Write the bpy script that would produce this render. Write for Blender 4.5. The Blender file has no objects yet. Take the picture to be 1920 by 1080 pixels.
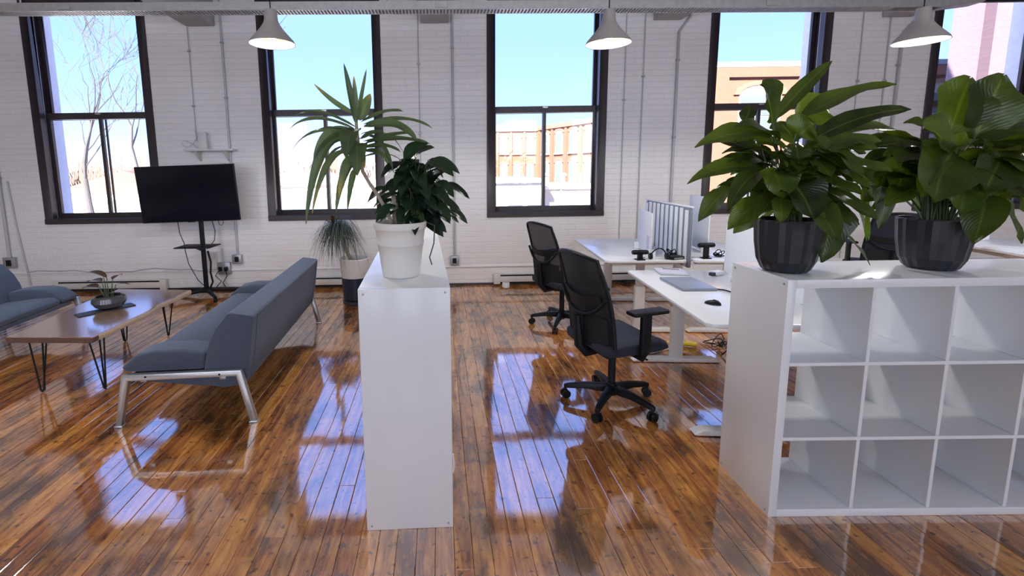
import bpy, bmesh, math, random
from mathutils import Vector, Matrix

random.seed(7)
SC = bpy.context.scene
COL = SC.collection
R = math.radians
PI = math.pi

# ------------------------------------------------------------------ camera
CAM_H = 1.613
yaw, pitch, roll = 0.0065, 0.1351, -0.0154
fwd = Vector((math.sin(yaw) * math.cos(pitch), math.cos(yaw) * math.cos(pitch), -math.sin(pitch)))
rgt = Vector((math.cos(yaw), -math.sin(yaw), 0))
upv = rgt.cross(fwd)
r2 = rgt * math.cos(roll) + upv * math.sin(roll)
u2 = -rgt * math.sin(roll) + upv * math.cos(roll)
cd = bpy.data.cameras.new('camera')
cam = bpy.data.objects.new('camera', cd)
COL.objects.link(cam)
m = Matrix.Identity(4)
for i in range(3):
    m[i][0], m[i][1], m[i][2] = r2[i], u2[i], -fwd[i]
m[2][3] = CAM_H
cam.matrix_world = m
cd.sensor_width = 36.0
cd.lens = 873.45 / 1920 * 36
cd.shift_x = (960 - 829.0) / 1920
cd.shift_y = (436.94 - 540) / 1920
cd.clip_start = 0.05
cd.clip_end = 500
SC.camera = cam

# ------------------------------------------------------------------ sky, sun, added rear fill, exposure
W = bpy.data.worlds.new('sky')
SC.world = W
W.use_nodes = True
nt = W.node_tree
bg = nt.nodes['Background']
tc = nt.nodes.new('ShaderNodeTexCoord')
sp = nt.nodes.new('ShaderNodeSeparateXYZ')
rp = nt.nodes.new('ShaderNodeValToRGB')
nt.links.new(tc.outputs['Generated'], sp.inputs[0])
nt.links.new(sp.outputs['Z'], rp.inputs[0])
nt.links.new(rp.outputs[0], bg.inputs[0])
el = rp.color_ramp.elements
el[0].position = 0.0
el[0].color = (0.60, 0.66, 1.0, 1)
el[1].position = 1.0
el[1].color = (0.20, 0.37, 1.0, 1)
for p, c in ((0.05, (0.43, 0.56, 1.0)), (0.13, (0.295, 0.45, 1.0)), (0.24, (0.243, 0.398, 1.0)), (0.45, (0.24, 0.40, 1.0))):
    e = el.new(p)
    e.color = (*c, 1)
bg.inputs[1].default_value = 1.75

sd = bpy.data.lights.new('sun', 'SUN')
sd.energy = 20.0
sd.angle = R(0.6)
sd.color = (1.0, 0.93, 0.84)
sun = bpy.data.objects.new('sun', sd)
COL.objects.link(sun)
sun.rotation_euler = Vector((0.34, 0.74, -0.58)).to_track_quat('-Z', 'Y').to_euler()

REAR_WIN = [-5.9, -2.9, 0.1, 3.1, 6.1]
def fill_light(x, power, sx=1.6, sz=2.5):
    # area light added as room fill, set in an unseen rear window opening
    d = bpy.data.lights.new('rear_fill', 'AREA')
    d.shape = 'RECTANGLE'
    d.size, d.size_y = sx, sz
    d.energy = power
    d.color = (0.94, 0.97, 1.0)
    o = bpy.data.objects.new('rear_fill', d)
    COL.objects.link(o)
    o.location = (x, -5.72, 2.25)
    o.rotation_euler = (R(90), 0, 0)
    return o
for x in REAR_WIN:
    fill_light(x, 42)

vs = SC.view_settings
vs.view_transform = 'Standard'
vs.look = 'None'
vs.gamma = 1
vs.use_curve_mapping = False
vs.exposure = 0.55
SC.display_settings.display_device = 'sRGB'
SC.cycles.max_bounces = 7
SC.cycles.diffuse_bounces = 4
SC.cycles.glossy_bounces = 3
SC.cycles.transparent_max_bounces = 14
SC.cycles.sample_clamp_indirect = 6
SC.cycles.caustics_reflective = False
SC.cycles.caustics_refractive = False

# ------------------------------------------------------------------ helpers
class G:
    def __init__(s):
        s.v, s.f = [], []
    def add(s, vs, fs):
        o = len(s.v)
        s.v += [tuple(v) for v in vs]
        s.f += [tuple(i + o for i in f) for f in fs]
        return s
    def box(s, x0, x1, y0, y1, z0, z1, mat=None):
        vs = [Vector((x, y, z)) for z in (z0, z1) for y in (y0, y1) for x in (x0, x1)]
        if mat is not None:
            vs = [mat @ v for v in vs]
        return s.add(vs, [(0, 2, 3, 1), (4, 5, 7, 6), (0, 1, 5, 4), (2, 6, 7, 3), (0, 4, 6, 2), (1, 3, 7, 5)])
    def cbox(s, c, d, rz=0, rx=0, ry=0):
        M = Matrix.Translation(c) @ Matrix.Rotation(rz, 4, 'Z') @ Matrix.Rotation(ry, 4, 'Y') @ Matrix.Rotation(rx, 4, 'X')
        return s.box(-d[0] / 2, d[0] / 2, -d[1] / 2, d[1] / 2, -d[2] / 2, d[2] / 2, M)
    def prism(s, poly, ax, a, b):
        n = len(poly)
        def P(u, v, w):
            return (w, u, v) if ax == 'x' else (u, w, v) if ax == 'y' else (u, v, w)
        vs = [P(u, v, a) for u, v in poly] + [P(u, v, b) for u, v in poly]
        fs = [tuple(range(n)), tuple(range(2 * n - 1, n - 1, -1))]
        fs += [(i, (i + 1) % n, n + (i + 1) % n, n + i) for i in range(n)]
        return s.add(vs, fs)
    def tube(s, pts, r, n=8):
        pts = [Vector(p) for p in pts]
        k = len(pts)
        rs = r if isinstance(r, (list, tuple)) else [r] * k
        prev = None
        vs = []
        for i, p in enumerate(pts):
            t = (pts[min(i + 1, k - 1)] - pts[max(i - 1, 0)]).normalized()
            if prev is None:
                a = Vector((0, 0, 1)) if abs(t.z) < .9 else Vector((1, 0, 0))
                nn = t.cross(a).normalized()
            else:
                nn = (prev - t * prev.dot(t)).normalized()
            prev = nn
            bb = t.cross(nn)
            for j in range(n):
                a = 2 * PI * j / n
                vs.append(p + (nn * math.cos(a) + bb * math.sin(a)) * rs[i])
        fs = [tuple(range(n - 1, -1, -1)), tuple(range((k - 1) * n, k * n))]
        for i in range(k - 1):
            for j in range(n):
                j2 = (j + 1) % n
                fs.append((i * n + j, i * n + j2, (i + 1) * n + j2, (i + 1) * n + j))
        return s.add(vs, fs)
    def lathe(s, prof, n=28, c=(0, 0, 0), fac=None):
        vs = []
        for q, (r, z) in enumerate(prof):
            for j in range(n):
                a = 2 * PI * j / n
                rr = r if fac is None else r * fac(j, q)
                vs.append((c[0] + rr * math.cos(a), c[1] + rr * math.sin(a), c[2] + z))
        fs = []
        for i in range(len(prof) - 1):
            for j in range(n):
                j2 = (j + 1) % n
                fs.append((i * n + j, i * n + j2, (i + 1) * n + j2, (i + 1) * n + j))
        if prof[0][0] > 1e-4:
            fs.append(tuple(range(n - 1, -1, -1)))
        if prof[-1][0] > 1e-4:
            fs.append(tuple(range((len(prof) - 1) * n, len(prof) * n)))
        return s.add(vs, fs)
    def grid(s, fn, nu, nv):
        vs = [fn(u / nu, v / nv) for v in range(nv + 1) for u in range(nu + 1)]
        w = nu + 1
        fs = [(v * w + u, v * w + u + 1, (v + 1) * w + u + 1, (v + 1) * w + u) for v in range(nv) for u in range(nu)]
        return s.add(vs, fs)
    def obj(s, name, mat, parent=None, bevel=0, seg=2, smooth=False, thick=0, angle=35, fix=True):
        me = bpy.data.meshes.new(name)
        me.from_pydata(s.v, [], s.f)
        if fix or bevel or thick:
            bm = bmesh.new()
            bm.from_mesh(me)
            if thick:
                bmesh.ops.recalc_face_normals(bm, faces=bm.faces)
                bmesh.ops.solidify(bm, geom=bm.faces[:], thickness=thick)
            bmesh.ops.remove_doubles(bm, verts=bm.verts, dist=1e-6)
            bmesh.ops.recalc_face_normals(bm, faces=bm.faces)
            if bevel:
                ed = [e for e in bm.edges if len(e.link_faces) == 2 and e.calc_face_angle(0) > R(28)]
                bmesh.ops.bevel(bm, geom=ed, offset=bevel, segments=seg, profile=.5, affect='EDGES', clamp_overlap=True)
            bm.to_mesh(me)
            bm.free()
        if smooth or bevel:
            me.polygons.foreach_set('use_smooth', [True] * len(me.polygons))
            try:
                me.set_sharp_from_angle(angle=R(angle))
            except Exception:
                pass
        return link(name, me, mat, parent)

def link(name, me, mat, parent=None):
    o = bpy.data.objects.new(name, me)
    COL.objects.link(o)
    if mat is not None:
        me.materials.clear()
        me.materials.append(mat)
    if parent is not None:
        o.parent = parent
    return o

def tag(o, label=None, cat=None, group=None, kind=None):
    if label:
        o['label'] = label
    if cat:
        o['category'] = cat
    if group:
        o['group'] = group
    if kind:
        o['kind'] = kind
    return o

def thing(name, label, cat, loc=(0, 0, 0), rz=0, group=None, kind=None):
    o = bpy.data.objects.new(name, None)
    o.empty_display_size = .1
    COL.objects.link(o)
    o.location = loc
    o.rotation_euler = (0, 0, rz)
    return tag(o, label, cat, group, kind)

def copy_tree(o, parent=None):
    c = o.copy()
    COL.objects.link(c)
    c.parent = parent
    for ch in list(o.children):
        copy_tree(ch, c)
    return c

# ------------------------------------------------------------------ materials
def mat(name, col, rough=.5, metal=0.0, var=.06, scale=6.0, bump=0.0, bscale=80.0, coat=0.0, crough=.1, spec=.5, sheen=0.0, emis=None, estr=0.0, stretch=None):
    M = bpy.data.materials.new(name)
    M.use_nodes = True
    t = M.node_tree
    b = t.nodes['Principled BSDF']
    g = t.nodes.new('ShaderNodeNewGeometry')
    mp = t.nodes.new('ShaderNodeMapping')
    t.links.new(g.outputs['Position'], mp.inputs[0])
    if stretch:
        mp.inputs['Scale'].default_value = stretch
    n = t.nodes.new('ShaderNodeTexNoise')
    n.inputs['Scale'].default_value = scale
    n.inputs['Detail'].default_value = 4
    t.links.new(mp.outputs[0], n.inputs['Vector'])
    mx = t.nodes.new('ShaderNodeMix')
    mx.data_type = 'RGBA'
    mx.inputs['A'].default_value = (*[min(1, c * (1 - var)) for c in col], 1)
    mx.inputs['B'].default_value = (*[min(1, c * (1 + var)) for c in col], 1)
    t.links.new(n.outputs['Fac'], mx.inputs['Factor'])
    t.links.new(mx.outputs['Result'], b.inputs['Base Color'])
    b.inputs['Roughness'].default_value = rough
    b.inputs['Metallic'].default_value = metal
    b.inputs['Specular IOR Level'].default_value = spec
    b.inputs['Coat Weight'].default_value = coat
    b.inputs['Coat Roughness'].default_value = crough
    if sheen:
        b.inputs['Sheen Weight'].default_value = sheen
        b.inputs['Sheen Tint'].default_value = (.7, .82, 1, 1)
    if emis:
        b.inputs['Emission Color'].default_value = (*emis, 1)
        b.inputs['Emission Strength'].default_value = estr
    if bump:
        n2 = t.nodes.new('ShaderNodeTexNoise')
        n2.inputs['Scale'].default_value = bscale
        n2.inputs['Detail'].default_value = 3
        t.links.new(mp.outputs[0], n2.inputs['Vector'])
        bp = t.nodes.new('ShaderNodeBump')
        bp.inputs['Strength'].default_value = bump
        bp.inputs['Distance'].default_value = .004
        t.links.new(n2.outputs['Fac'], bp.inputs['Height'])
        t.links.new(bp.outputs[0], b.inputs['Normal'])
    return M

def nd(t, kind, **kw):
    n = t.nodes.new(kind)
    for k, v in kw.items():
        setattr(n, k, v)
    return n

def plank_mat():
    M = bpy.data.materials.new('varnished_floorboards')
    M.use_nodes = True
    t = M.node_tree
    L = t.links.new
    b = t.nodes['Principled BSDF']
    g = nd(t, 'ShaderNodeNewGeometry')
    at = nd(t, 'ShaderNodeAttribute', attribute_name='tone')
    # grain runs along the boards (world y), shifted from board to board
    off = nd(t, 'ShaderNodeVectorMath', operation='SCALE')
    off.inputs[0].default_value = (13.0, 47.0, 0)
    L(at.outputs['Fac'], off.inputs['Scale'])
    ad = nd(t, 'ShaderNodeVectorMath', operation='ADD')
    L(g.outputs['Position'], ad.inputs[0])
    L(off.outputs[0], ad.inputs[1])
    mp = nd(t, 'ShaderNodeMapping')
    mp.inputs['Scale'].default_value = (20, 1.9, 1)
    L(ad.outputs[0], mp.inputs[0])
    gr = nd(t, 'ShaderNodeTexNoise')
    gr.inputs['Scale'].default_value = 1.6
    gr.inputs['Detail'].default_value = 7
    gr.inputs['Roughness'].default_value = .68
    gr.inputs['Distortion'].default_value = .6
    L(mp.outputs[0], gr.inputs['Vector'])
    ma = nd(t, 'ShaderNodeMath', operation='MULTIPLY_ADD')
    L(at.outputs['Fac'], ma.inputs[0])
    ma.inputs[1].default_value = .17
    L(gr.outputs['Fac'], ma.inputs[2])
    rp = nd(t, 'ShaderNodeValToRGB')
    e = rp.color_ramp.elements
    e[0].position, e[0].color = .28, (.030, .008, .003, 1)
    e[1].position, e[1].color = .86, (.84, .44, .12, 1)
    for p, c in ((.42, (.20, .058, .013)), (.56, (.43, .160, .036)), (.70, (.66, .30, .070))):
        q = e.new(p)
        q.color = (*c, 1)
    L(ma.outputs[0], rp.inputs[0])
    # worn, dark stains with shapes of their own
    mp2 = nd(t, 'ShaderNodeMapping')
    mp2.inputs['Scale'].default_value = (3.4, 1.5, 1)
    L(g.outputs['Position'], mp2.inputs[0])
    st = nd(t, 'ShaderNodeTexNoise')
    st.inputs['Scale'].default_value = 1.3
    st.inputs['Detail'].default_value = 8
    st.inputs['Roughness'].default_value = .62
    L(mp2.outputs[0], st.inputs['Vector'])
    r3 = nd(t, 'ShaderNodeValToRGB')
    r3.color_ramp.elements[0].position, r3.color_ramp.elements[0].color = .36, (.10, .09, .10, 1)
    r3.color_ramp.elements[1].position, r3.color_ramp.elements[1].color = .53, (1.22, 1.18, 1.10, 1)
    L(st.outputs['Fac'], r3.inputs[0])
    mu = nd(t, 'ShaderNodeMix', data_type='RGBA', blend_type='MULTIPLY')
    mu.inputs['Factor'].default_value = .85
    L(rp.outputs[0], mu.inputs['A'])
    L(r3.outputs[0], mu.inputs['B'])
    # fine dents and nail specks
    vo = nd(t, 'ShaderNodeTexNoise')
    vo.inputs['Scale'].default_value = 26
    vo.inputs['Detail'].default_value = 3
    L(g.outputs['Position'], vo.inputs['Vector'])
    r4 = nd(t, 'ShaderNodeValToRGB')
    r4.color_ramp.elements[0].position, r4.color_ramp.elements[0].color = .30, (.12, .10, .09, 1)
    r4.color_ramp.elements[1].position, r4.color_ramp.elements[1].color = .40, (1, 1, 1, 1)
    L(vo.outputs['Fac'], r4.inputs[0])
    mu2 = nd(t, 'ShaderNodeMix', data_type='RGBA', blend_type='MULTIPLY')
    mu2.inputs['Factor'].default_value = .8
    L(mu.outputs['Result'], mu2.inputs['A'])
    L(r4.outputs[0], mu2.inputs['B'])
    L(mu2.outputs['Result'], b.inputs['Base Color'])
    b.inputs['Roughness'].default_value = .45
    b.inputs['Specular IOR Level'].default_value = .2
    b.inputs['Coat Weight'].default_value = 1.0
    b.inputs['Coat IOR'].default_value = FLOOR_IOR
    cr = nd(t, 'ShaderNodeMapRange')
    cr.inputs['From Min'].default_value, cr.inputs['From Max'].default_value = .35, .7
    cr.inputs['To Min'].default_value, cr.inputs['To Max'].default_value = .085, .022
    L(st.outputs['Fac'], cr.inputs['Value'])
    L(cr.outputs[0], b.inputs['Coat Roughness'])
    mp3 = nd(t, 'ShaderNodeMapping')
    mp3.inputs['Scale'].default_value = (16, 3.0, 1)
    L(ad.outputs[0], mp3.inputs[0])
    wv = nd(t, 'ShaderNodeTexNoise')
    wv.inputs['Scale'].default_value = 1.5
    wv.inputs['Detail'].default_value = 6
    L(mp3.outputs[0], wv.inputs['Vector'])
    bp = nd(t, 'ShaderNodeBump')
    bp.inputs['Strength'].default_value = .12
    bp.inputs['Distance'].default_value = .002
    L(wv.outputs['Fac'], bp.inputs['Height'])
    L(bp.outputs[0], b.inputs['Coat Normal'])
    L(bp.outputs[0], b.inputs['Normal'])
    return M
FLOOR_IOR = 3.4

def leaf_mat(name, dark, light, trans=.35, rough=.3, tip=None, tint=(2.6, 2.4, .9), vein=.18):
    M = bpy.data.materials.new(name)
    M.use_nodes = True
    t = M.node_tree
    L = t.links.new
    b = t.nodes['Principled BSDF']
    out = t.nodes['Material Output']
    oi = nd(t, 'ShaderNodeObjectInfo')
    lu = nd(t, 'ShaderNodeAttribute', attribute_name='lu')
    lv = nd(t, 'ShaderNodeAttribute', attribute_name='lv')
    g = nd(t, 'ShaderNodeNewGeometry')
    n = nd(t, 'ShaderNodeTexNoise')
    n.inputs['Scale'].default_value = 9
    L(g.outputs['Position'], n.inputs['Vector'])
    a = nd(t, 'ShaderNodeMath', operation='MULTIPLY_ADD')
    L(oi.outputs['Random'], a.inputs[0])
    a.inputs[1].default_value = .75
    s = nd(t, 'ShaderNodeMath', operation='MULTIPLY_ADD')
    L(n.outputs['Fac'], s.inputs[0])
    s.inputs[1].default_value, s.inputs[2].default_value = .6, -.18
    L(s.outputs[0], a.inputs[2])
    mx = nd(t, 'ShaderNodeMix', data_type='RGBA')
    mx.inputs['A'].default_value = (*dark, 1)
    mx.inputs['B'].default_value = (*light, 1)
    L(a.outputs[0], mx.inputs['Factor'])
    # midrib and side veins
    ab = nd(t, 'ShaderNodeMath', operation='ABSOLUTE')
    L(lv.outputs['Fac'], ab.inputs[0])
    mr = nd(t, 'ShaderNodeMapRange')
    mr.inputs['From Min'].default_value, mr.inputs['From Max'].default_value = .0, .09
    mr.inputs['To Min'].default_value, mr.inputs['To Max'].default_value = .5, 0
    L(ab.outputs[0], mr.inputs['Value'])
    ph = nd(t, 'ShaderNodeMath', operation='MULTIPLY_ADD')
    L(ab.outputs[0], ph.inputs[0])
    ph.inputs[1].default_value = -.35
    L(lu.outputs['Fac'], ph.inputs[2])
    w = nd(t, 'ShaderNodeMath', operation='MULTIPLY')
    L(ph.outputs[0], w.inputs[0])
    w.inputs[1].default_value = 95
    sn = nd(t, 'ShaderNodeMath', operation='SINE')
    L(w.outputs[0], sn.inputs[0])
    m2 = nd(t, 'ShaderNodeMix', data_type='RGBA')
    L(mr.outputs[0], m2.inputs['Factor'])
    L(mx.outputs['Result'], m2.inputs['A'])
    m2.inputs['B'].default_value = (light[0] * 1.6, light[1] * 1.3, light[2] * 1.5, 1)
    col = m2
    if tip:
        tr = nd(t, 'ShaderNodeMapRange')
        tr.inputs['From Min'].default_value, tr.inputs['From Max'].default_value = .72, .95
        L(lu.outputs['Fac'], tr.inputs['Value'])
        gt = nd(t, 'ShaderNodeMath', operation='GREATER_THAN')
        L(oi.outputs['Random'], gt.inputs[0])
        gt.inputs[1].default_value = .68
        tm = nd(t, 'ShaderNodeMath', operation='MULTIPLY')
        L(tr.outputs[0], tm.inputs[0])
        L(gt.outputs[0], tm.inputs[1])
        m3 = nd(t, 'ShaderNodeMix', data_type='RGBA')
        L(tm.outputs[0], m3.inputs['Factor'])
        L(m2.outputs['Result'], m3.inputs['A'])
        m3.inputs['B'].default_value = (*tip, 1)
        col = m3
    L(col.outputs['Result'], b.inputs['Base Color'])
    b.inputs['Roughness'].default_value = rough
    b.inputs['Specular IOR Level'].default_value = .45
    bp = nd(t, 'ShaderNodeBump')
    bp.inputs['Strength'].default_value = vein
    bp.inputs['Distance'].default_value = .002
    L(sn.outputs[0], bp.inputs['Height'])
    L(bp.outputs[0], b.inputs['Normal'])
    tl = nd(t, 'ShaderNodeBsdfTranslucent')
    hs = nd(t, 'ShaderNodeMix', data_type='RGBA', blend_type='MULTIPLY')
    hs.inputs['Factor'].default_value = 1
    hs.inputs['B'].default_value = (*tint, 1)
    L(col.outputs['Result'], hs.inputs['A'])
    L(hs.outputs['Result'], tl.inputs['Color'])
    ms = nd(t, 'ShaderNodeMixShader')
    ms.inputs[0].default_value = trans
    L(b.outputs[0], ms.inputs[1])
    L(tl.outputs[0], ms.inputs[2])
    L(ms.outputs[0], out.inputs[0])
    return M

def glass_mat():
    M = bpy.data.materials.new('window_glass')
    M.use_nodes = True
    t = M.node_tree
    t.nodes.remove(t.nodes['Principled BSDF'])
    out = t.nodes['Material Output']
    tr = nd(t, 'ShaderNodeBsdfTransparent')
    tr.inputs[0].default_value = (.97, .985, .98, 1)
    gl = nd(t, 'ShaderNodeBsdfGlossy')
    gl.inputs['Roughness'].default_value = .02
    lw = nd(t, 'ShaderNodeLayerWeight')
    pw = nd(t, 'ShaderNodeMath', operation='POWER')
    pw.inputs[1].default_value = 5
    t.links.new(lw.outputs['Facing'], pw.inputs[0])
    fr = nd(t, 'ShaderNodeMath', operation='MULTIPLY_ADD')
    fr.inputs[1].default_value, fr.inputs[2].default_value = .9, .025
    t.links.new(pw.outputs[0], fr.inputs[0])
    ms = nd(t, 'ShaderNodeMixShader')
    t.links.new(fr.outputs[0], ms.inputs[0])
    t.links.new(tr.outputs[0], ms.inputs[1])
    t.links.new(gl.outputs[0], ms.inputs[2])
    t.links.new(ms.outputs[0], out.inputs[0])
    return M

def net_mat(name, col, open_=.4):
    M = mat(name, col, .7)
    t = M.node_tree
    b = t.nodes['Principled BSDF']
    out = t.nodes['Material Output']
    tr = nd(t, 'ShaderNodeBsdfTransparent')
    ms = nd(t, 'ShaderNodeMixShader')
    ms.inputs[0].default_value = open_
    t.links.new(b.outputs[0], ms.inputs[1])
    t.links.new(tr.outputs[0], ms.inputs[2])
    t.links.new(ms.outputs[0], out.inputs[0])
    return M

MT = {}
MT['plank'] = plank_mat()
MT['subfloor'] = mat('dark_subfloor', (.03, .015, .008), .8)
MT['paint'] = mat('white_wall_paint', (.88, .885, .90), .42, var=.05, scale=3, bump=.35, bscale=26)
MT['mortar'] = mat('painted_mortar', (.80, .80, .81), .6, var=.08, scale=9, bump=.3, bscale=60)
MT['plaster'] = mat('white_plaster', (.80, .80, .79), .7, var=.03)
MT['ceil'] = mat('ceiling_paint', (.88, .88, .88), .8, var=.03)
MT['beam'] = mat('grey_painted_beam', (.42, .42, .43), .6, var=.1, scale=4, bump=.2)
MT['frame'] = mat('dark_bronze_window_paint', (.042, .033, .037), .38, var=.15, scale=12, bump=.1)
MT['track'] = mat('pale_window_track', (.62, .64, .68), .4, var=.05)
MT['reveal'] = mat('outer_masonry_reveal', (.86, .85, .90), .8, var=.12, scale=14)
MT['glass'] = glass_mat()
MT['white_lam'] = mat('white_laminate', (.73, .75, .76), .32, var=.015, scale=2, coat=.15)
MT['white_top'] = mat('white_desk_laminate', (.82, .84, .86), .28, var=.01, coat=.2)
MT['white_metal'] = mat('white_powder_coat', (.74, .74, .72), .4, var=.03)
MT['galv'] = mat('galvanised_steel', (.46, .47, .47), .42, .75, var=.25, scale=22, bump=.08)
MT['conduit'] = mat('painted_conduit', (.52, .53, .55), .4, .2, var=.06)
MT['steel_box'] = mat('steel_box', (.42, .43, .45), .4, .6, var=.1)
MT['alu'] = mat('brushed_aluminium', (.56, .57, .57), .34, .85, var=.08, scale=30)
MT['black'] = mat('black_plastic', (.007, .008, .010), .45, var=.12, spec=.25)
MT['black2'] = mat('black_powder_coat', (.009, .009, .011), .5, var=.12, spec=.25)
MT['navy_fab'] = mat('dark_navy_seat_fabric', (.011, .014, .028), .8, var=.14, scale=40, bump=.5, bscale=500, sheen=.08)
MT['net'] = net_mat('black_back_netting', (.006, .007, .010), .14)
MT['net2'] = net_mat('sheer_back_netting', (.012, .012, .020), .30)
MT['sofa'] = mat('blue_grey_wool', (.066, .083, .118), .9, var=.12, scale=24, bump=.5, bscale=420, sheen=.35)
MT['sofa_b'] = mat('deep_blue_grey_wool', (.064, .090, .140), .9, var=.12, scale=24, bump=.5, bscale=420, sheen=.35)
MT['walnut'] = mat('polished_walnut', (.30, .19, .13), .22, var=.35, scale=3.2, stretch=(9, .8, 1), coat=.7, crough=.13)
MT['bark'] = mat('live_edge_bark', (.13, .065, .045), .6, var=.4, scale=30, bump=.5)
MT['sap'] = mat('pale_sapwood', (.62, .48, .34), .4, var=.15, scale=12)
MT['screen'] = mat('tv_screen', (.006, .006, .012), .13, var=.1, spec=.35)
MT['cream'] = mat('cream_ceramic', (.72, .71, .66), .5, var=.03, scale=10, bump=.06)
MT['wpot'] = mat('white_glaze', (.74, .74, .74), .35, var=.03)
MT['npot'] = mat('navy_glaze', (.020, .026, .050), .35, var=.1)
MT['charcoal'] = mat('charcoal_pot', (.017, .019, .025), .34, var=.15, scale=14)
MT['bowl'] = mat('glazed_dark_bowl', (.060, .062, .068), .25, var=.35, scale=16, coat=.4)
MT['slate'] = mat('dark_slate', (.03, .035, .05), .5, var=.2)
MT['soil'] = mat('potting_soil', (.035, .024, .018), .95, var=.4, scale=60, bump=.8)
MT['cane'] = mat('woody_cane', (.34, .29, .22), .8, var=.3, scale=40, bump=.5)
MT['stem'] = mat('green_petiole', (.045, .080, .022), .45, var=.2)
MT['lily'] = leaf_mat('peace_lily_leaf', (.010, .020, .006), (.085, .140, .020), .34, .27)
MT['drac'] = leaf_mat('corn_plant_leaf', (.040, .068, .036), (.120, .165, .080), .36, .36, tip=(.30, .22, .06), tint=(1.7, 1.9, 1.1))
MT['bush'] = leaf_mat('dark_glossy_leaf', (.004, .009, .010), (.020, .050, .020), .12, .20)
MT['grass'] = leaf_mat('grassy_leaf', (.030, .050, .050), (.090, .120, .100), .2, .4)
MT['red_leaf'] = leaf_mat('bronze_leaf', (.030, .030, .012), (.16, .075, .030), .3, .4)
MT['lampsh'] = mat('grey_lamp_enamel', (.50, .50, .48), .35, .25, var=.05, scale=8)
MT['lampin'] = mat('lamp_lining', (.88, .80, .66), .5, var=.02)
MT['bulb'] = mat('lit_bulb', (1, .95, .85), .5, emis=(1, .86, .62), estr=9)
MT['socket'] = mat('lamp_socket', (.45, .42, .36), .5)
MT['felt_w'] = mat('pale_felt', (.84, .88, .93), .9, var=.05, scale=60, bump=.3, bscale=400)
MT['felt_g'] = mat('grey_blue_felt', (.22, .26, .32), .9, var=.08, scale=60, bump=.3, bscale=400)
MT['paper'] = mat('white_paper', (.82, .84, .88), .6, var=.01)
MT['lav'] = mat('lavender_notebook', (.62, .60, .74), .5, var=.03)
MT['laptop'] = mat('space_grey_aluminium', (.33, .37, .45), .4, .3, var=.04)
MT['yellow'] = mat('yellow_rubber', (.75, .58, .04), .5, var=.08)
MT['snow'] = mat('pale_winter_ground', (.80, .77, .75), .9, var=.18, scale=.25)
MT['roofing'] = mat('flat_roof_membrane', (.86, .82, .78), .9, var=.06, scale=.6)
MT['slate_roof'] = mat('grey_shingle_roof', (.34, .38, .42), .8, var=.15, scale=1.5)
MT['whiteclad'] = mat('white_painted_block', (.55, .50, .45), .8, var=.05, scale=1)
MT['barkgrey'] = mat('winter_tree_bark', (.085, .075, .075), .9, var=.25, scale=3)
MT['twig'] = mat('bare_twigs', (.20, .12, .095), .9, var=.2, scale=1)
MT['winframe'] = mat('pale_window_frame', (.40, .37, .33), .6, var=.05)
MT['winpane'] = mat('dark_far_glass', (.14, .17, .17), .15, var=.3, scale=.8)

def far_brick(name, a, b, m):
    M = bpy.data.materials.new(name)
    M.use_nodes = True
    t = M.node_tree
    p = t.nodes['Principled BSDF']
    g = nd(t, 'ShaderNodeTexCoord')
    mp = nd(t, 'ShaderNodeMapping')
    mp.inputs['Rotation'].default_value = (R(90), 0, 0)
    br = nd(t, 'ShaderNodeTexBrick')
    br.inputs['Scale'].default_value = 4.4
    br.inputs['Color1'].default_value = (*a, 1)
    br.inputs['Color2'].default_value = (*b, 1)
    br.inputs['Mortar'].default_value = (*m, 1)
    br.inputs['Mortar Size'].default_value = .012
    t.links.new(g.outputs['Object'], mp.inputs[0])
    t.links.new(mp.outputs[0], br.inputs[0])
    t.links.new(br.outputs[0], p.inputs['Base Color'])
    p.inputs['Roughness'].default_value = .9
    return M
MT['brick_far'] = far_brick('orange_brick', (.25, .105, .068), (.22, .09, .058), (.26, .18, .145))
MT['brick_arch'] = mat('brick_arch_trim', (.27, .135, .10), .9, var=.1)
MT['brick_shade'] = far_brick('shaded_plum_brick', (.17, .115, .14), (.15, .10, .125), (.19, .145, .17))  # shade on this facade is put into the brick's plum colour
MT['bare_brick'] = far_brick('own_facade_brick', (.40, .18, .12), (.34, .15, .10), (.4, .32, .28))

for nm, ior in (('walnut', 3.8),):
    MT[nm].node_tree.nodes['Principled BSDF'].inputs['Coat IOR'].default_value = ior
    MT[nm].node_tree.nodes['Principled BSDF'].inputs['Coat Weight'].default_value = 1.0
# ------------------------------------------------------------------ the room
YW = 6.400            # inner face of the window wall
WT = 0.46             # its thickness
XL, XR, YB, ZC = -9.2, 10.2, -5.6, 4.15
WIN_C = [-4.585, -1.535, 1.470, 4.420, 7.370]
WIN_W, WIN_Z0, WIN_Z1 = 1.60, .955, 3.87

def in_view(x, y, z):
    d = Vector((x, y, z - CAM_H))
    zz = d.dot(fwd)
    if zz < .3:
        return None
    px = 829 + 873.45 * d.dot(r2) / zz
    py = 437 - 873.45 * d.dot(u2) / zz
    return (px, py, zz) if -40 < px < 1960 and -40 < py < 1120 else None

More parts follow.
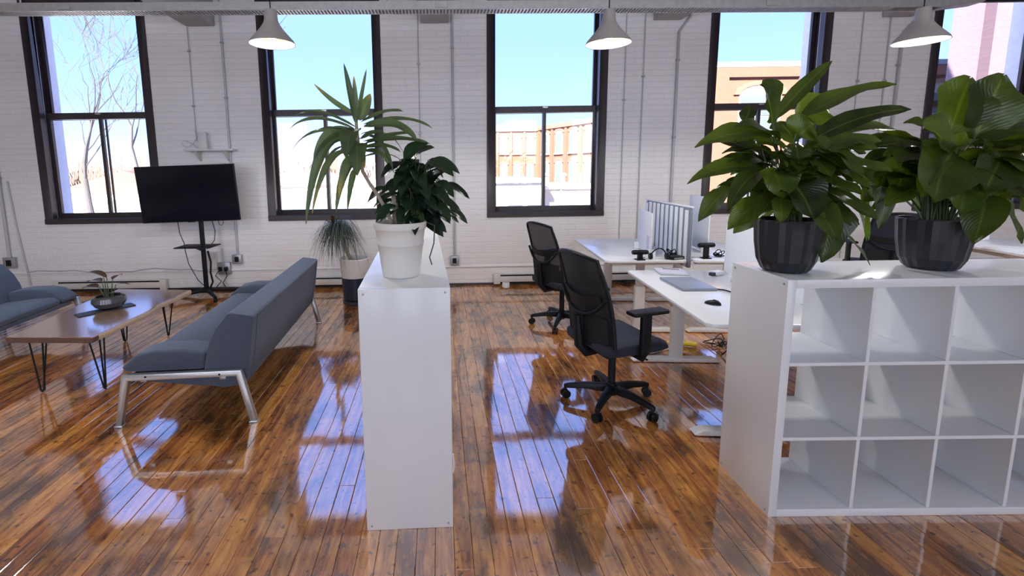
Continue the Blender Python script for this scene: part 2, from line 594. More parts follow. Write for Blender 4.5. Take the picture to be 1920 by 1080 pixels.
# --- floor: sub-floor slab and individual boards
fl = G()
fl.box(XL, XR, YB, YW + .1, -.25, -.019)
fl.box(XL, XR, YB, -.62, -.0188, 0)
floor = tag(fl.obj('floor', MT['subfloor']), 'worn varnished wooden strip floor of the loft', 'floor', kind='structure')
boards = []
rnd = random.Random(11)
x = XL
while x < XR:
    w = rnd.choice((.078, .082, .086, .086, .092))
    y = -.6 - rnd.uniform(0, 2.2)
    while y < YW:
        ln = rnd.uniform(.9, 3.3)
        y0, y1 = max(y, -.6), min(y + ln, YW)
        if y1 - y0 > .12:
            boards.append((x, min(x + w, XR), y0, y1, rnd.random()))
        y += ln
    x += w
def board_geo(b, k):
    x0, x1, y0, y1, tone = b
    g_ = rnd.choice((.0010, .0014, .0022)) / 2
    x0, x1, y0, y1 = x0 + g_, x1 - g_, y0 + .0006, y1 - .0006
    z = rnd.uniform(-.0006, .0003)
    tl = rnd.uniform(-.0006, .0006)
    c = .0022
    vs = [(x0, y0, -.018), (x1, y0, -.018), (x1, y1, -.018), (x0, y1, -.018),
          (x0, y0, z - c * .6 - tl), (x1, y0, z - c * .6 + tl), (x1, y1, z - c * .6 + tl), (x0, y1, z - c * .6 - tl),
          (x0 + c, y0 + c * .5, z - tl), (x1 - c, y0 + c * .5, z + tl), (x1 - c, y1 - c * .5, z + tl), (x0 + c, y1 - c * .5, z - tl)]
    fs = [(0, 1, 5, 4), (1, 2, 6, 5), (2, 3, 7, 6), (3, 0, 4, 7), (4, 5, 9, 8), (5, 6, 10, 9), (6, 7, 11, 10), (7, 4, 8, 11), (8, 9, 10, 11)]
    return vs, fs
def board_size(b):
    best = 0
    for q in (0, .25, .5, .75, 1):
        v = in_view((b[0] + b[1]) / 2, b[2] + (b[3] - b[2]) * q, 0)
        if v:
            best += 1 / v[2] ** 2
    return best * (b[3] - b[2])
boards.sort(key=board_size, reverse=True)
rest = G()
rtone = []
for k, b in enumerate(boards):
    vs_, fs_ = board_geo(b, k)
    if k < 300:
        me = bpy.data.meshes.new('plank')
        me.from_pydata(vs_, [], fs_)
        a = me.attributes.new('tone', 'FLOAT', 'POINT')
        a.data.foreach_set('value', [b[4]] * len(vs_))
        link('plank', me, MT['plank'], floor)
    else:
        rest.add(vs_, fs_)
        rtone += [b[4]] * len(vs_)
ro = rest.obj('plank_field', MT['plank'], floor, fix=False)
a = ro.data.attributes.new('tone', 'FLOAT', 'POINT')
a.data.foreach_set('value', rtone)
tag(ro, kind='stuff')

# --- window wall: mortar body with openings, painted bricks in front of it
def holes(z):
    return [(c - WIN_W / 2, c + WIN_W / 2) for c in WIN_C] if WIN_Z0 < z < WIN_Z1 else []
wb = G()
wb.box(XL, XR, YW + .0022, YW + WT, -.25, WIN_Z0)
wb.box(XL, XR, YW + .0022, YW + WT, WIN_Z1, 12.0)  # carried up unseen above the room to cast shade outside
xs = [XL] + [v for c in WIN_C for v in (c - WIN_W / 2, c + WIN_W / 2)] + [XR]
for i in range(0, len(xs), 2):
    wb.box(xs[i], xs[i + 1], YW + .0022, YW + WT, WIN_Z0, WIN_Z1)
wall_back = tag(wb.obj('wall_back', MT['mortar']), 'white painted brick wall with tall windows', 'wall', kind='structure')
BL, BH, MJ = .205, .0690, .0070
bricks = []
zrow = 0.0
row = 0
rb = random.Random(5)
while zrow < ZC:
    z0, z1 = zrow, min(zrow + BH, ZC)
    zm = (z0 + z1) / 2
    hs_ = [(c - WIN_W / 2, c + WIN_W / 2) for c in WIN_C] if (z1 > WIN_Z0 + .02 and z0 < WIN_Z1 - .02) else []
    header = row % 6 == 5
    L_ = .100 if header else BL
    xx = XL - (L_ / 2 if row % 2 else 0)
    while xx < XR:
        segs = [(max(xx, XL), min(xx + L_ + MJ * .45, XR))]
        for h0, h1 in hs_:
            ns = []
            for s0, s1 in segs:
                if s1 <= h0 or s0 >= h1:
                    ns.append((s0, s1))
                else:
                    if s0 < h0:
                        ns.append((s0, h0))
                    if s1 > h1:
                        ns.append((h1, s1))
            segs = ns
        for s0, s1 in segs:
            if s1 - s0 > .02:
                bricks.append((s0, s1, z0, z1))
        xx += L_ + MJ * .6
    zrow += BH + MJ
    row += 1
def brick_geo(b):
    x0, x1, z0, z1 = b
    y = YW - rb.uniform(0, .0010)
    c = .0032
    j = lambda: rb.uniform(-.0005, .0005)
    vs = [(x0, YW + .01, z0), (x1, YW + .01, z0), (x1, YW + .01, z1), (x0, YW + .01, z1)]
    vs += [(x0, y + c + j(), z0), (x1, y + c + j(), z0), (x1, y + c + j(), z1), (x0, y + c + j(), z1)]
    vs += [(x0 + c, y + j(), z0 + c), (x1 - c, y + j(), z0 + c), (x1 - c, y + j(), z1 - c), (x0 + c, y + j(), z1 - c)]
    fs = [(0, 1, 5, 4), (1, 2, 6, 5), (2, 3, 7, 6), (3, 0, 4, 7), (4, 5, 9, 8), (5, 6, 10, 9), (6, 7, 11, 10), (7, 4, 8, 11), (8, 9, 10, 11)]
    return vs, fs
bricks.sort(key=lambda b: (((b[0] + b[1]) / 2) ** 2 + ((b[2] + b[3]) / 2 - 1.6) ** 2) - (0.5 if b[1] - b[0] > .15 else 0))
rest = G()
for k, b in enumerate(bricks):
    vs_, fs_ = brick_geo(b)
    if k < 300:
        me = bpy.data.meshes.new('brick')
        me.from_pydata(vs_, [], fs_)
        link('brick', me, MT['paint'], wall_back)
    else:
        rest.add(vs_, fs_)
tag(rest.obj('brick_field', MT['paint'], wall_back, fix=False), kind='stuff')

tag(G().box(XL - .3, XL, YB, YW + WT, -.25, 12).obj('wall_left', MT['plaster']), 'plain white side wall left of the sofas', 'wall', kind='structure')
tag(G().box(XR, XR + .3, YB, YW + WT, -.25, 12).obj('wall_right', MT['plaster']), 'plain white side wall beyond the far desks', 'wall', kind='structure')
wr = G()
wr.box(XL, XR, YB - .4, YB, -.25, 1.0)
wr.box(XL, XR, YB - .4, YB, 3.5, 12)
xs = [XL] + [v for c in REAR_WIN for v in (c - .8, c + .8)] + [XR]
for i in range(0, len(xs), 2):
    wr.box(xs[i], xs[i + 1], YB - .4, YB, 1.0, 3.5)
tag(wr.obj('wall_front', MT['plaster']), 'white wall with window openings behind the photographer', 'wall', kind='structure')
ce = G()
ce.box(XL, XR, YB, YW + .01, ZC, ZC + .25)
ceiling = tag(ce.obj('ceiling', MT['ceil']), 'white painted ceiling of the loft', 'ceiling', kind='structure')
tag(G().box(XL, XR, YB - .4, YW + WT, 12, 12.3).obj('shade_roof', MT['slate_roof']), 'unseen flat roof slab added to cast shade outside', 'roof', kind='structure')  # unseen mass overhead, added to throw shade on the buildings outside
BEAM_X = [-6.10, -3.055, -.012, 3.030, 6.045, 9.0]
for i, bx in enumerate(BEAM_X):
    g = G().box(bx - .185, bx + .185, YB + .01, YW - .012, 3.505, ZC - .002)
    tag(g.obj('ceiling_beam', MT['beam'], bevel=.008, seg=1), 'grey painted ceiling beam number %d from the left, crossing overhead' % (i + 1), 'beam', 'ceiling beams', kind='structure')

# --- windows
def window(n, cx):
    F, T_, GL = MT['frame'], MT['track'], MT['glass']
    w = WIN_W / 2
    z0, z1 = WIN_Z0, WIN_Z1
    y0 = YW - .012
    t = .105
    g = G()
    rr = random.Random(n)
    g.box(-w - .006, -w + t, y0, y0 + .085, z0, z1)
    g.box(w - t, w + .006, y0, y0 + .085, z0, z1)
    g.box(-w + t, w - t, y0, y0 + .085, z1 - .1, z1)
    g.box(-w - .006, w + .006, y0 - .012, y0 + .10, z0 - .004, z0 + .068)
    # deeper box frame that carries the sashes
    g.box(-w, -w + .075, y0 + .085, y0 + .25, z0, z1)
    g.box(w - .075, w, y0 + .085, y0 + .25, z0, z1)
    g.box(-w + .075, w - .075, y0 + .085, y0 + .25, z1 - .07, z1)
    g.box(-w + .075, w - .075, y0 + .10, y0 + .25, z0, z0 + .055)
    o = g.obj('window_%d' % n, F, bevel=.004, seg=1)
    o.location = (cx, 0, 0)
    pos = ['leftmost, by the television', 'behind the tall corn plant', 'clear one, above the rear office chair', 'behind the left peace lily', 'rightmost, behind the right peace lily'][n - 1]
    tag(o, 'dark framed tall sash window, %s' % pos, 'window', 'tall sash windows', kind='structure')
    # pale tracks on both jambs
    for s in (-1, 1):
        G().box(min(s * (w - .078), s * (w - .068)), max(s * (w - .078), s * (w - .068)), y0 + .088, y0 + .128, z0 + .06, z1 - .07).obj('jamb_track', T_, o)
        G().box(min(s * (w - .012), s * w), max(s * (w - .012), s * w), y0 + .27, YW + WT + .02, z0, z1).obj('outer_reveal', MT['reveal'], o)
    G().box(-w, w, y0 + .27, YW + WT + .05, z0 - .02, z0 + .02).obj('outer_sill', MT['reveal'], o)
    zm0, zm1 = 2.365, 2.452
    # lower sash (nearer the room), two panes
    a = y0 + .132
    sx = w - .080
    g = G()
    g.box(-sx, -sx + .052, a, a + .04, z0 + .056, zm1)
    g.box(sx - .052, sx, a, a + .04, z0 + .056, zm1)
    g.box(-sx + .052, sx - .052, a, a + .04, z0 + .056, z0 + .135)
    g.box(-sx + .052, sx - .052, a - .006, a + .046, zm0, zm1)
    s1 = g.obj('lower_sash', F, o, bevel=.003, seg=1)
    G().box(-.021, .021, a + .002, a + .038, z0 + .135, zm0).obj('muntin', F, s1)
    for xa, xb in ((-sx + .052, -.021), (.021, sx - .052)):
        G().box(xa, xb, a + .018, a + .022, z0 + .135, zm0).obj('pane', GL, s1)
    G().box(-.010, .010, a + .105, a + .125, z0 + .03, zm0 + .02).obj('storm_muntin', F, s1)
    G().cbox((0, a - .02, zm1 - .02), (.07, .03, .02)).obj('sash_lock', MT['alu'], s1)
    G().box(sx - .046, sx - .02, a - .016, a, 1.66, 1.72).obj('sash_latch', F, s1)
    # upper sash (outside), one pane
    a += .052
    g = G()
    g.box(-sx, -sx + .05, a, a + .04, zm0, z1 - .071)
    g.box(sx - .05, sx, a, a + .04, zm0, z1 - .071)
    g.box(-sx + .05, sx - .05, a, a + .04, zm0, zm1 - .004)
    g.box(-sx + .05, sx - .05, a, a + .04, z1 - .13, z1 - .071)
    s2 = g.obj('upper_sash', F, o, bevel=.003, seg=1)
    G().box(-sx + .05, sx - .05, a + .018, a + .022, zm1 - .004, z1 - .13).obj('pane', GL, s2)
for n, cx in enumerate(WIN_C):
    window(n + 1, cx)

# --- ledge along the wall base and pale baseboards
tr = G()
tr.box(XL, -.9, YW - .022, YW + .004, .262, .282)
tr.box(-.9, XR, YW - .022, YW + .004, .256, .276)
tag(tr.obj('trim_1', MT['paint'], bevel=.004, seg=1), 'thin white ledge running along the brick wall near the floor', 'trim', kind='structure')
tag(G().box(XL, XR, YW - .014, YW + .004, .001, .03).obj('baseboard_back', MT['frame']), 'thin dark skirting strip at the foot of the brick wall', 'baseboard', kind='structure')
# ------------------------------------------------------------------ heaters on the wall
def heater(x0, x1, label):
    t = thing('baseboard_heater', label, 'heater', ((x0 + x1) / 2, YW, 0), 0, 'baseboard heaters')
    h = (x1 - x0) / 2
    G().box(-h + .02, h - .02, -.055, -.028, .03, .165).obj('back_case', MT['white_metal'], t, bevel=.004)
    G().box(-h + .09, h - .09, -.078, -.056, .052, .128).obj('front_cover', MT['white_metal'], t, bevel=.005)
    for s in (-1, 1):
        G().box(min(s * h, s * (h - .09)), max(s * h, s * (h - .09)), -.082, -.026, .022, .17).obj('end_cap', MT['white_metal'], t, bevel=.006)
    G().box(-h + .09, h - .09, -.060, -.0555, .132, .15).obj('outlet_slot', MT['black2'], t)
    G().box(-h + .09, h - .09, -.060, -.0555, .032, .048).obj('inlet_slot', MT['black2'], t)
    return t
heater(-5.37, -3.79, 'white baseboard heater on the wall left of the television stand')
heater(-2.35, -.62, 'white baseboard heater behind the two-tone plant pot')
heater(.75, 1.98, 'white baseboard heater behind the rear office chair')
heater(2.05, 3.35, 'white baseboard heater half hidden behind the white desks')

# ------------------------------------------------------------------ conduits, outlet boxes
def conduit(label, pts, r=.012, box=None, clips=()):
    t = thing('conduit', label, 'conduit', (pts[0][0], YW - .0035, pts[-1][1]))
    o = Vector((pts[0][0], 0, pts[-1][1]))
    G().tube([(p[0] - o.x, -r - .001, p[1] - o.z) for p in pts], r, 10).obj('pipe', MT['conduit'], t, smooth=True)
    for z in clips:
        x_ = pts[-1][0] if len(pts) < 3 else pts[-1][0]
        G().box(x_ - o.x - .022, x_ - o.x + .022, -2 * r - .006, 0, z - o.z - .012, z - o.z + .012).obj('clip', MT['steel_box'], t, bevel=.003, seg=1)
    if box:
        bx, bz, sw, sh = box
        b = G().box(bx - o.x - sw / 2, bx - o.x + sw / 2, -.05, .001, bz - o.z - sh / 2, bz - o.z + sh / 2).obj('outlet_box', MT['steel_box'], t, bevel=.006)
        G().box(bx - o.x - sw * .22, bx - o.x + sw * .22, -.056, -.045, bz - o.z - sh * .28, bz - o.z + sh * .28).obj('socket', MT['black'], b, bevel=.004)
    return t
conduit('vertical grey conduit with outlet box right of the television', [(-2.795, 3.93), (-2.795, .50)], .014, (-2.80, .43, .13, .13), (3.3, 2.6, 1.9, 1.2))
conduit('thin painted conduit running down to the router shelf', [(-3.235, 3.93), (-3.235, 2.05)], .006, None, (3.2, 2.5))
conduit('vertical grey conduit with outlet box right of the corn plant', [(.212, 3.93), (.212, .42)], .016, (.208, .36, .12, .13), (3.2, 2.3, 1.4))
conduit('thin painted conduit left of the one behind the corn plant', [(-.235, 3.93), (-.235, .98)], .007, None, (3.0, 2.1))
conduit('vertical grey conduit with an offset bend left of the fourth window', [(3.33, 3.93), (3.33, 3.55), (3.19, 3.36), (3.19, .62)], .017, None, (3.0, 2.0))
conduit('thin painted conduit between the third and fourth windows', [(2.745, 3.93), (2.745, .30)], .008, None, (2.8,))
conduit('second thin painted conduit between the third and fourth windows', [(2.50, 3.93), (2.50, .30)], .006, None, (2.5,))
conduit('vertical grey conduit with an offset bend between the two peace lilies', [(6.33, 3.93), (6.33, 3.50), (6.15, 3.30), (6.13, .62)], .018, None, (2.9,))
conduit('thin painted conduit left of the one between the peace lilies', [(5.98, 3.93), (5.98, .3)], .008, None, (2.7,))
conduit('faint painted conduit just right of the fourth window', [(5.62, 3.93), (5.62, .3)], .006, None, (2.7,))
conduit('thick grey conduit at the far left edge, behind the sofa', [(-5.93, 3.93), (-5.93, .50)], .020, (-5.93, .43, .16, .15), (2.6, 1.6))
conduit('slim grey conduit beside the thick one at far left', [(-5.83, 1.55), (-5.79, .95), (-5.70, .10)], .010)
# junction boxes with plugs behind the television pole
t = thing('power_outlet', 'cluster of outlet boxes and plugs behind the television pole', 'outlet', (-3.10, YW - .0035, .24))
G().box(-.14, .02, -.05, .001, .05, .30).obj('tall_box', MT['white_metal'], t, bevel=.006)
b = G().box(.03, .20, -.05, .001, -.02, .15).obj('wide_box', MT['steel_box'], t, bevel=.006)
for dx in (.07, .15):
    G().box(dx - .02, dx + .02, -.085, -.045, .03, .09).obj('plug', MT['black'], b, bevel=.006)
G().tube([(.10, -.02, .15), (.10, -.02, .34)], .009, 8).obj('feed_pipe', MT['conduit'], t, smooth=True)
G().tube([(.07, -.09, .06), (.03, -.13, -.02), (.10, -.12, -.10), (.02, -.14, -.19), (-.05, -.17, -.225)], .006, 6).obj('cable', MT['black'], t, smooth=True)
G().tube([(.15, -.09, .06), (.19, -.13, -.02), (.12, -.12, -.12), (.17, -.13, -.20), (.12, -.16, -.228)], .006, 6).obj('cable', MT['black'], t, smooth=True)
# loose cable along the ledge
pts = [(-5.7 + i * .16, YW - .03 - .006 * math.sin(i), .272 + .020 * math.sin(i * .7) + .012 * math.sin(i * 1.9) + .02) for i in range(17)]
tag(G().tube(pts, .006, 6).obj('wall_cable', MT['conduit'], smooth=True), 'pale cable lying along the ledge behind the coffee table', 'cable')

# ------------------------------------------------------------------ router shelf
t = thing('wall_shelf', 'small white wall shelf on brackets above the television', 'shelf', (-3.015, YW, 1.905))
G().box(-.32, .32, -.17, -.002, 0, .026).obj('board', MT['white_lam'], t, bevel=.004)
for s in (-.18, .20):
    g = G().prism([(-.003, -.001), (-.15, -.001), (-.15, -.014), (-.018, -.13), (-.003, -.13)], 'x', s - .012, s + .012)
    g.obj('bracket', MT['white_metal'], t, bevel=.003, seg=1)
t = thing('router', 'upright white router standing on the small wall shelf', 'router', (-3.115, YW - .085, 1.9312))
G().box(-.055, .055, -.02, .02, .012, .225).obj('case', MT['wpot'], t, bevel=.012, seg=3)
G().box(-.06, .06, -.035, .035, 0, .014).obj('foot', MT['wpot'], t, bevel=.004)
pts = [(-3.235, YW - .03, 2.18), (-3.20, YW - .05, 2.10), (-3.26, YW - .06, 2.0), (-3.33, YW - .08, 1.955), (-3.40, YW - .09, 2.0), (-3.36, YW - .09, 2.05), (-3.27, YW - .07, 2.01), (-3.21, YW - .06, 1.95), (-3.17, YW - .06, 1.95)]
tag(G().tube(pts, .005, 6).obj('router_cable', MT['conduit'], smooth=True), 'looped grey cable beside the white router on the shelf', 'cable')

# ------------------------------------------------------------------ slotted cable tray under the ceiling
t = thing('cable_tray', 'long galvanised cable tray with slotted underside below the ceiling', 'cable tray', (0, 4.0, 2.911))
t.rotation_euler = (0, .0075, 0)
TX0, TX1 = -8.6, 4.20
G().box(TX0, TX1, 0, .004, 0, .062).obj('front_flange', MT['galv'], t)
G().box(TX0, TX1, .128, .132, 0, .062).obj('rear_flange', MT['galv'], t)
g = G()
g.box(TX0, TX1, .004, .016, -.002, .002)
g.box(TX0, TX1, .116, .128, -.002, .002)
k = TX0
while k < TX1 - .4:
    g.box(k, k + .0135, .016, .116, -.002, .002)
    k += .028
tag(g.obj('slotted_bottom', MT['galv'], t, fix=False), kind='stuff')
g = G()
g.prism([(TX1, 0), (TX1 + .30, .035), (TX1 + .34, .062), (TX1, .062)], 'y', 0, .132)
g.obj('end_cap', MT['galv'], t, bevel=.004, seg=1)
for xx in (-6.0, -3.4, -.4, 2.2, 4.0):
    G().tube([(xx, .066, .06), (xx, .066, ZC - 2.98)], .006, 6).obj('hanger_rod', MT['galv'], t)
for xx in (-3.0, 0.05, 2.75):
    G().box(xx - .05, xx + .05, -.006, 0, .008, .055).obj('splice_plate', MT['galv'], t, bevel=.002, seg=1)

# ------------------------------------------------------------------ pendant lamps
LAMP_W = 46.0
def pendant(x, zr, label, y=3.5, power=0.0):
    t = thing('pendant_lamp', label, 'lamp', (x, y, zr), 0, 'grey bell pendant lamps')
    prof = [(.160, 0), (.150, .022), (.118, .058), (.082, .100), (.056, .138), (.047, .165), (.044, .215), (.040, .232), (.012, .238)]
    s = G().lathe(prof + [(.010, .232), (.036, .226), (.040, .215), (.043, .165), (.052, .137), (.078, .098), (.113, .056), (.145, .020), (.1555, .0015)], 36)
    # open ring at the bottom instead of end discs
    s.f = [f for f in s.f if len(f) == 4]
    n_ = 36
    last = len(s.v) - n_
    s.f += [(last + j, last + (j + 1) % n_, (j + 1) % n_, j) for j in range(n_)]
    sh = s.obj('lamp_shade', MT['lampsh'], t, smooth=True, fix=False)
    sh.data.materials.append(MT['lampin'])
    for p_ in sh.data.polygons:
        zc_ = sum(sh.data.vertices[i].co.z for i in p_.vertices) / len(p_.vertices)
        if p_.index >= 9 * 36 and p_.index < 16 * 36 and zc_ < .21:
            p_.material_index = 1
    G().tube([(0, 0, .10), (0, 0, .225)], .022, 12).obj('socket', MT['socket'], t, smooth=True)
    G().lathe([(.002, .028), (.026, .036), (.034, .060), (.028, .085), (.016, .105)], 16).obj('bulb', MT['bulb'], t, smooth=True)
    G().tube([(0, 0, .236), (0, 0, ZC - zr)], .004, 6).obj('cord', MT['black'], t)
    G().lathe([(.05, ZC - zr - .03), (.055, ZC - zr - .002)], 20).obj('ceiling_rose', MT['lampsh'], t, smooth=True)
    if power:
        ld = bpy.data.lights.new('lamp_light', 'SPOT')
        ld.spot_size = R(172)
        ld.spot_blend = .25
        ld.energy = power
        ld.color = (1.0, .96, .92)
        ld.shadow_soft_size = .11
        lo = bpy.data.objects.new('lamp_light', ld)
        COL.objects.link(lo)
        lo.parent = t
        lo.location = (0, 0, .004)
pendant(-1.172, 2.522, 'lit grey bell pendant lamp hanging left of the corn plant', power=LAMP_W)
pendant(1.240, 2.492, 'lit grey bell pendant lamp hanging before the clear third window', power=LAMP_W)
pendant(3.505, 2.478, 'lit grey bell pendant lamp hanging above the peace lilies', power=LAMP_W)
pendant(-3.75, 2.51, 'added grey bell pendant lamp out of view at left, lighting the wall by the sofas', y=2.5, power=LAMP_W)  # extra lamp outside the view, added to brighten the left wall
pendant(5.85, 2.47, 'added grey bell pendant lamp out of view at right, lighting the wall by the far desk', power=LAMP_W)  # extra lamp outside the view, added to brighten the right wall
# ------------------------------------------------------------------ cube shelving units
SH, SD, OT, IT, CELL = 1.12, .39, .038, .016, .335
SLEN = 4 * CELL + 3 * IT + 2 * OT
def shelf_unit(label, loc, rz):
    # local: x along the length, y the depth, z up
    t = thing('cube_shelf', label, 'shelf', loc, rz, 'white cube shelving units')
    m_ = MT['white_lam']
    for s, x0 in (('a', 0), ('b', SLEN - OT)):
        p = G().box(x0, x0 + OT, 0, SD, 0, SH).obj('side_panel', m_, t, bevel=.0025, seg=2)
        xf = -.0006 if s == 'a' else SLEN + .0006
        for yy in (.022, SD - .022):
            for zz in (.022, SH - .022):
                g = G().tube([(xf - .0006, yy, zz), (xf + .0006, yy, zz)], .0052, 10)
                g.obj('screw_cap', MT['steel_box'], p)
    G().box(OT, SLEN - OT, 0, SD, SH - OT, SH).obj('top_panel', m_, t, bevel=.0025, seg=2)
    G().box(OT, SLEN - OT, 0, SD, 0, OT).obj('bottom_panel', m_, t, bevel=.0025, seg=2)
    ch = (SH - 2 * OT - 2 * IT) / 3
    for k in (1, 2):
        z = OT + ch * k + IT * (k - 1)
        G().box(OT, SLEN - OT, .002, SD - .002, z, z + IT).obj('shelf_board', m_, t, bevel=.0015, seg=1)
    for r_ in range(3):
        z = OT + r_ * (ch + IT)
        for k in (1, 2, 3):
            x = OT + CELL * k + IT * (k - 1)
            G().box(x, x + IT, .004, SD - .004, z, z + ch).obj('divider', m_, t, bevel=.0015, seg=1)
    return t
S1A = R(90) + .033
def s1(u, v):      # along, across (to the left when looking along)
    return (.043 + u * math.cos(S1A) - v * math.sin(S1A), 1.922 + u * math.sin(S1A) + v * math.cos(S1A))
shelf_unit('tall white cube shelf standing end-on in the middle, carrying the corn plant', (*s1(0, 0), 0), S1A)
shelf_unit('white cube shelf continuing behind the end-on one, towards the brick wall', (*s1(SLEN + .004, 0), 0), S1A)
shelf_unit('white cube shelf at right with two peace lilies on top', (1.4965, 1.9426, 0), -.0137)
# a box with a white loop handle inside the middle shelf
bt = thing('storage_box', 'white storage box with a loop handle in the end-on shelf', 'box', (*s1(.215, .17), OT + .0005), S1A)
G().box(-.15, .15, -.15, .15, 0, .30).obj('body', MT['paper'], bt, bevel=.006)
G().tube([(-.05, -.150, .22), (-.05, -.183, .21), (-.05, -.186, .16), (-.05, -.183, .12), (-.05, -.150, .11)], .005, 6).obj('loop_handle', MT['paper'], bt, smooth=True)

# ------------------------------------------------------------------ sofas
def sofa(label, loc, rz, fab, group):
    # local x: 0 front foot -> .85 rear foot, y: along the sofa 0..2
    t = thing('sofa', label, 'sofa', loc, rz, group)
    LN = 2.02
    for y in (0.0, LN - .04):
        poly_pts = [(.000, .012), (.070, .318), (.775, .330), (.850, .012)]
        w = .019
        outer = [(-.020, .012), (.050, .352), (.795, .362), (.872, .012)]
        inner = [(.830, .012), (.762, .322), (.090, .312), (.018, .012)]
        f = G().prism(outer + inner, 'y', y, y + .042).obj('end_frame', MT['alu'], t, bevel=.005, seg=2)
        for fx in (-.001, .851):
            G().cbox((fx, y + .021, .007), (.055, .05, .014)).obj('foot_pad', MT['alu'], f, bevel=.004)
        for sx in (.20, .66):
            G().tube([(sx, y - .0015, .338), (sx, y + .001, .338)], .007, 10).obj('bolt', MT['black'], f)
    for xx in (.16, .66):
        G().box(xx - .02, xx + .02, .042, LN - .04, .285, .318).obj('rail', MT['alu'], t, bevel=.004)
    # seat deck and cushion
    G().prism([(.075, .335), (.10, .285), (.52, .235), (.56, .235), (.56, .33)], 'y', .06, LN - .06).obj('seat_deck', fab, t, bevel=.012)
    sc = G().prism([(.045, .385), (.075, .335), (.56, .325), (.60, .375), (.26, .412), (.12, .418)], 'y', .248, LN - .248)
    sc.obj('seat_cushion', fab, t, bevel=.022, seg=3, smooth=True, angle=60)
    for y0, y1 in ((.046, .245), (LN - .245, LN - .046)):
        a_ = G().prism([(.020, .385), (.045, .350), (.545, .355), (.565, .470), (.42, .492), (.25, .492), (.13, .470)], 'y', y0, y1)
        a_.obj('arm_cushion', fab, t, bevel=.022, seg=3, smooth=True, angle=60)
    bk = G().prism([(.525, .255), (.555, .40), (.585, .52), (.635, .62), (.715, .718), (.735, .728), (.870, .706), (.880, .695), (.845, .44), (.805, .245), (.66, .228)], 'y', .046, LN - .046)
    bk.obj('backrest', fab, t, bevel=.012, seg=3, smooth=True, angle=50)
    # piped seam round the ends of the back
    for y in (.13, LN - .13):
        g = G().tube([(.803, y, .246), (.846, y, .44), (.881, y, .694)], .0035, 6)
        g.obj('seam', fab, t, smooth=True)
    return t
sofa('blue-grey wool sofa seen from behind, with splayed aluminium legs', (-2.079, 2.813, 0), R(2.3), MT['sofa'], 'wool sofas in the lounge corner')
sofa('deep blue-grey sofa cut off by the left edge, facing the coffee table', (-3.74, 4.80, 0), R(180 + 3), MT['sofa_b'], 'wool sofas in the lounge corner')

# ------------------------------------------------------------------ coffee table
CT = Vector((-2.855, 3.93, 0))
t = thing('coffee_table', 'live-edge wooden coffee table on black hairpin legs', 'table', CT)
rt = random.Random(3)
cor = [(-3.160, 3.275), (-2.505, 3.235), (-2.490, 4.560), (-3.285, 4.650)]
def edge(a, b, n, amp):
    out = []
    for i in range(n):
        q = i / n
        nx, ny = -(b[1] - a[1]), b[0] - a[0]
        l = math.hypot(nx, ny)
        k = amp * (math.sin(q * 7 + a[0] * 9) * .6 + math.sin(q * 17 + a[1]) * .4) * min(1, 6 * q, 6 * (1 - q) + .1)
        out.append((a[0] + (b[0] - a[0]) * q + nx / l * k, a[1] + (b[1] - a[1]) * q + ny / l * k))
    return out
outline = edge(cor[0], cor[1], 4, .004) + edge(cor[1], cor[2], 22, .024) + edge(cor[2], cor[3], 4, .004) + edge(cor[3], cor[0], 22, .022)
outline = [(x - CT.x, y - CT.y) for x, y in outline]
def ring(sc, z):
    return [(x * sc if abs(x) > .2 else x, y, z) for x, y in outline]
n_ = len(outline)
tp = G()
tp.add([(x, y, .4545) for x, y in outline] + [(x * .975, y, .4605) for x, y in outline], [(i, (i + 1) % n_, n_ + (i + 1) % n_, n_ + i) for i in range(n_)] + [tuple(range(n_, 2 * n_))])
tp.add([(x, y, .4545) for x, y in outline], [tuple(range(n_ - 1, -1, -1))])
slab = tp.obj('tabletop', MT['walnut'], t)
eg = G()
rs = [([(x * 1.004, y * 1.001) for x, y in outline], .4545), ([(x * 1.012, y * 1.001) for x, y in outline], .435), ([(x * .985, y * .999) for x, y in outline], .414)]
vs_ = [(x, y, z) for o_, z in rs for x, y in o_]
fs_ = [(k * n_ + i, k * n_ + (i + 1) % n_, (k + 1) * n_ + (i + 1) % n_, (k + 1) * n_ + i) for k in range(2) for i in range(n_)]
fs_ += [tuple(range(2 * n_, 3 * n_)), tuple(range(n_ - 1, -1, -1))]
eo = eg.add(vs_, fs_).obj('live_edge', MT['sap'], slab, smooth=True)
eo.data.materials.append(MT['bark'])
for p_ in eo.data.polygons:
    c_ = p_.center
    if c_.y < -.62 or c_.x < -.33:
        p_.material_index = 1
for i, (fx, fy, tx, ty) in enumerate(((-3.000, 3.335, -3.02, 3.36), (-2.545, 3.360, -2.60, 3.38), (-3.075, 4.385, -3.10, 4.44), (-2.735, 4.520, -2.66, 4.44))):
    g = G()
    fx, fy, tx, ty = fx - CT.x, fy - CT.y, tx - CT.x, ty - CT.y
    sx = -1 if i in (0, 2) else 1
    sy = -1 if i < 2 else 1
    tops = [(tx - .05 * sx, ty), (tx + .045 * sx, ty + .01 * sy), (tx, ty - .10 * sy)]
    for (ax, ay) in tops:
        d = Vector((ax - fx, ay - fy)).normalized() * .014
        g.tube([(ax, ay, .412), (fx + d.x, fy + d.y, .016), (fx, fy, .007)], .0062, 8)
    lg = g.obj('hairpin_leg', MT['black2'], t, smooth=True)
    G().cbox((tx, ty - .03 * sy, .4105), (.13, .15, .006)).obj('mounting_plate', MT['black2'], lg)

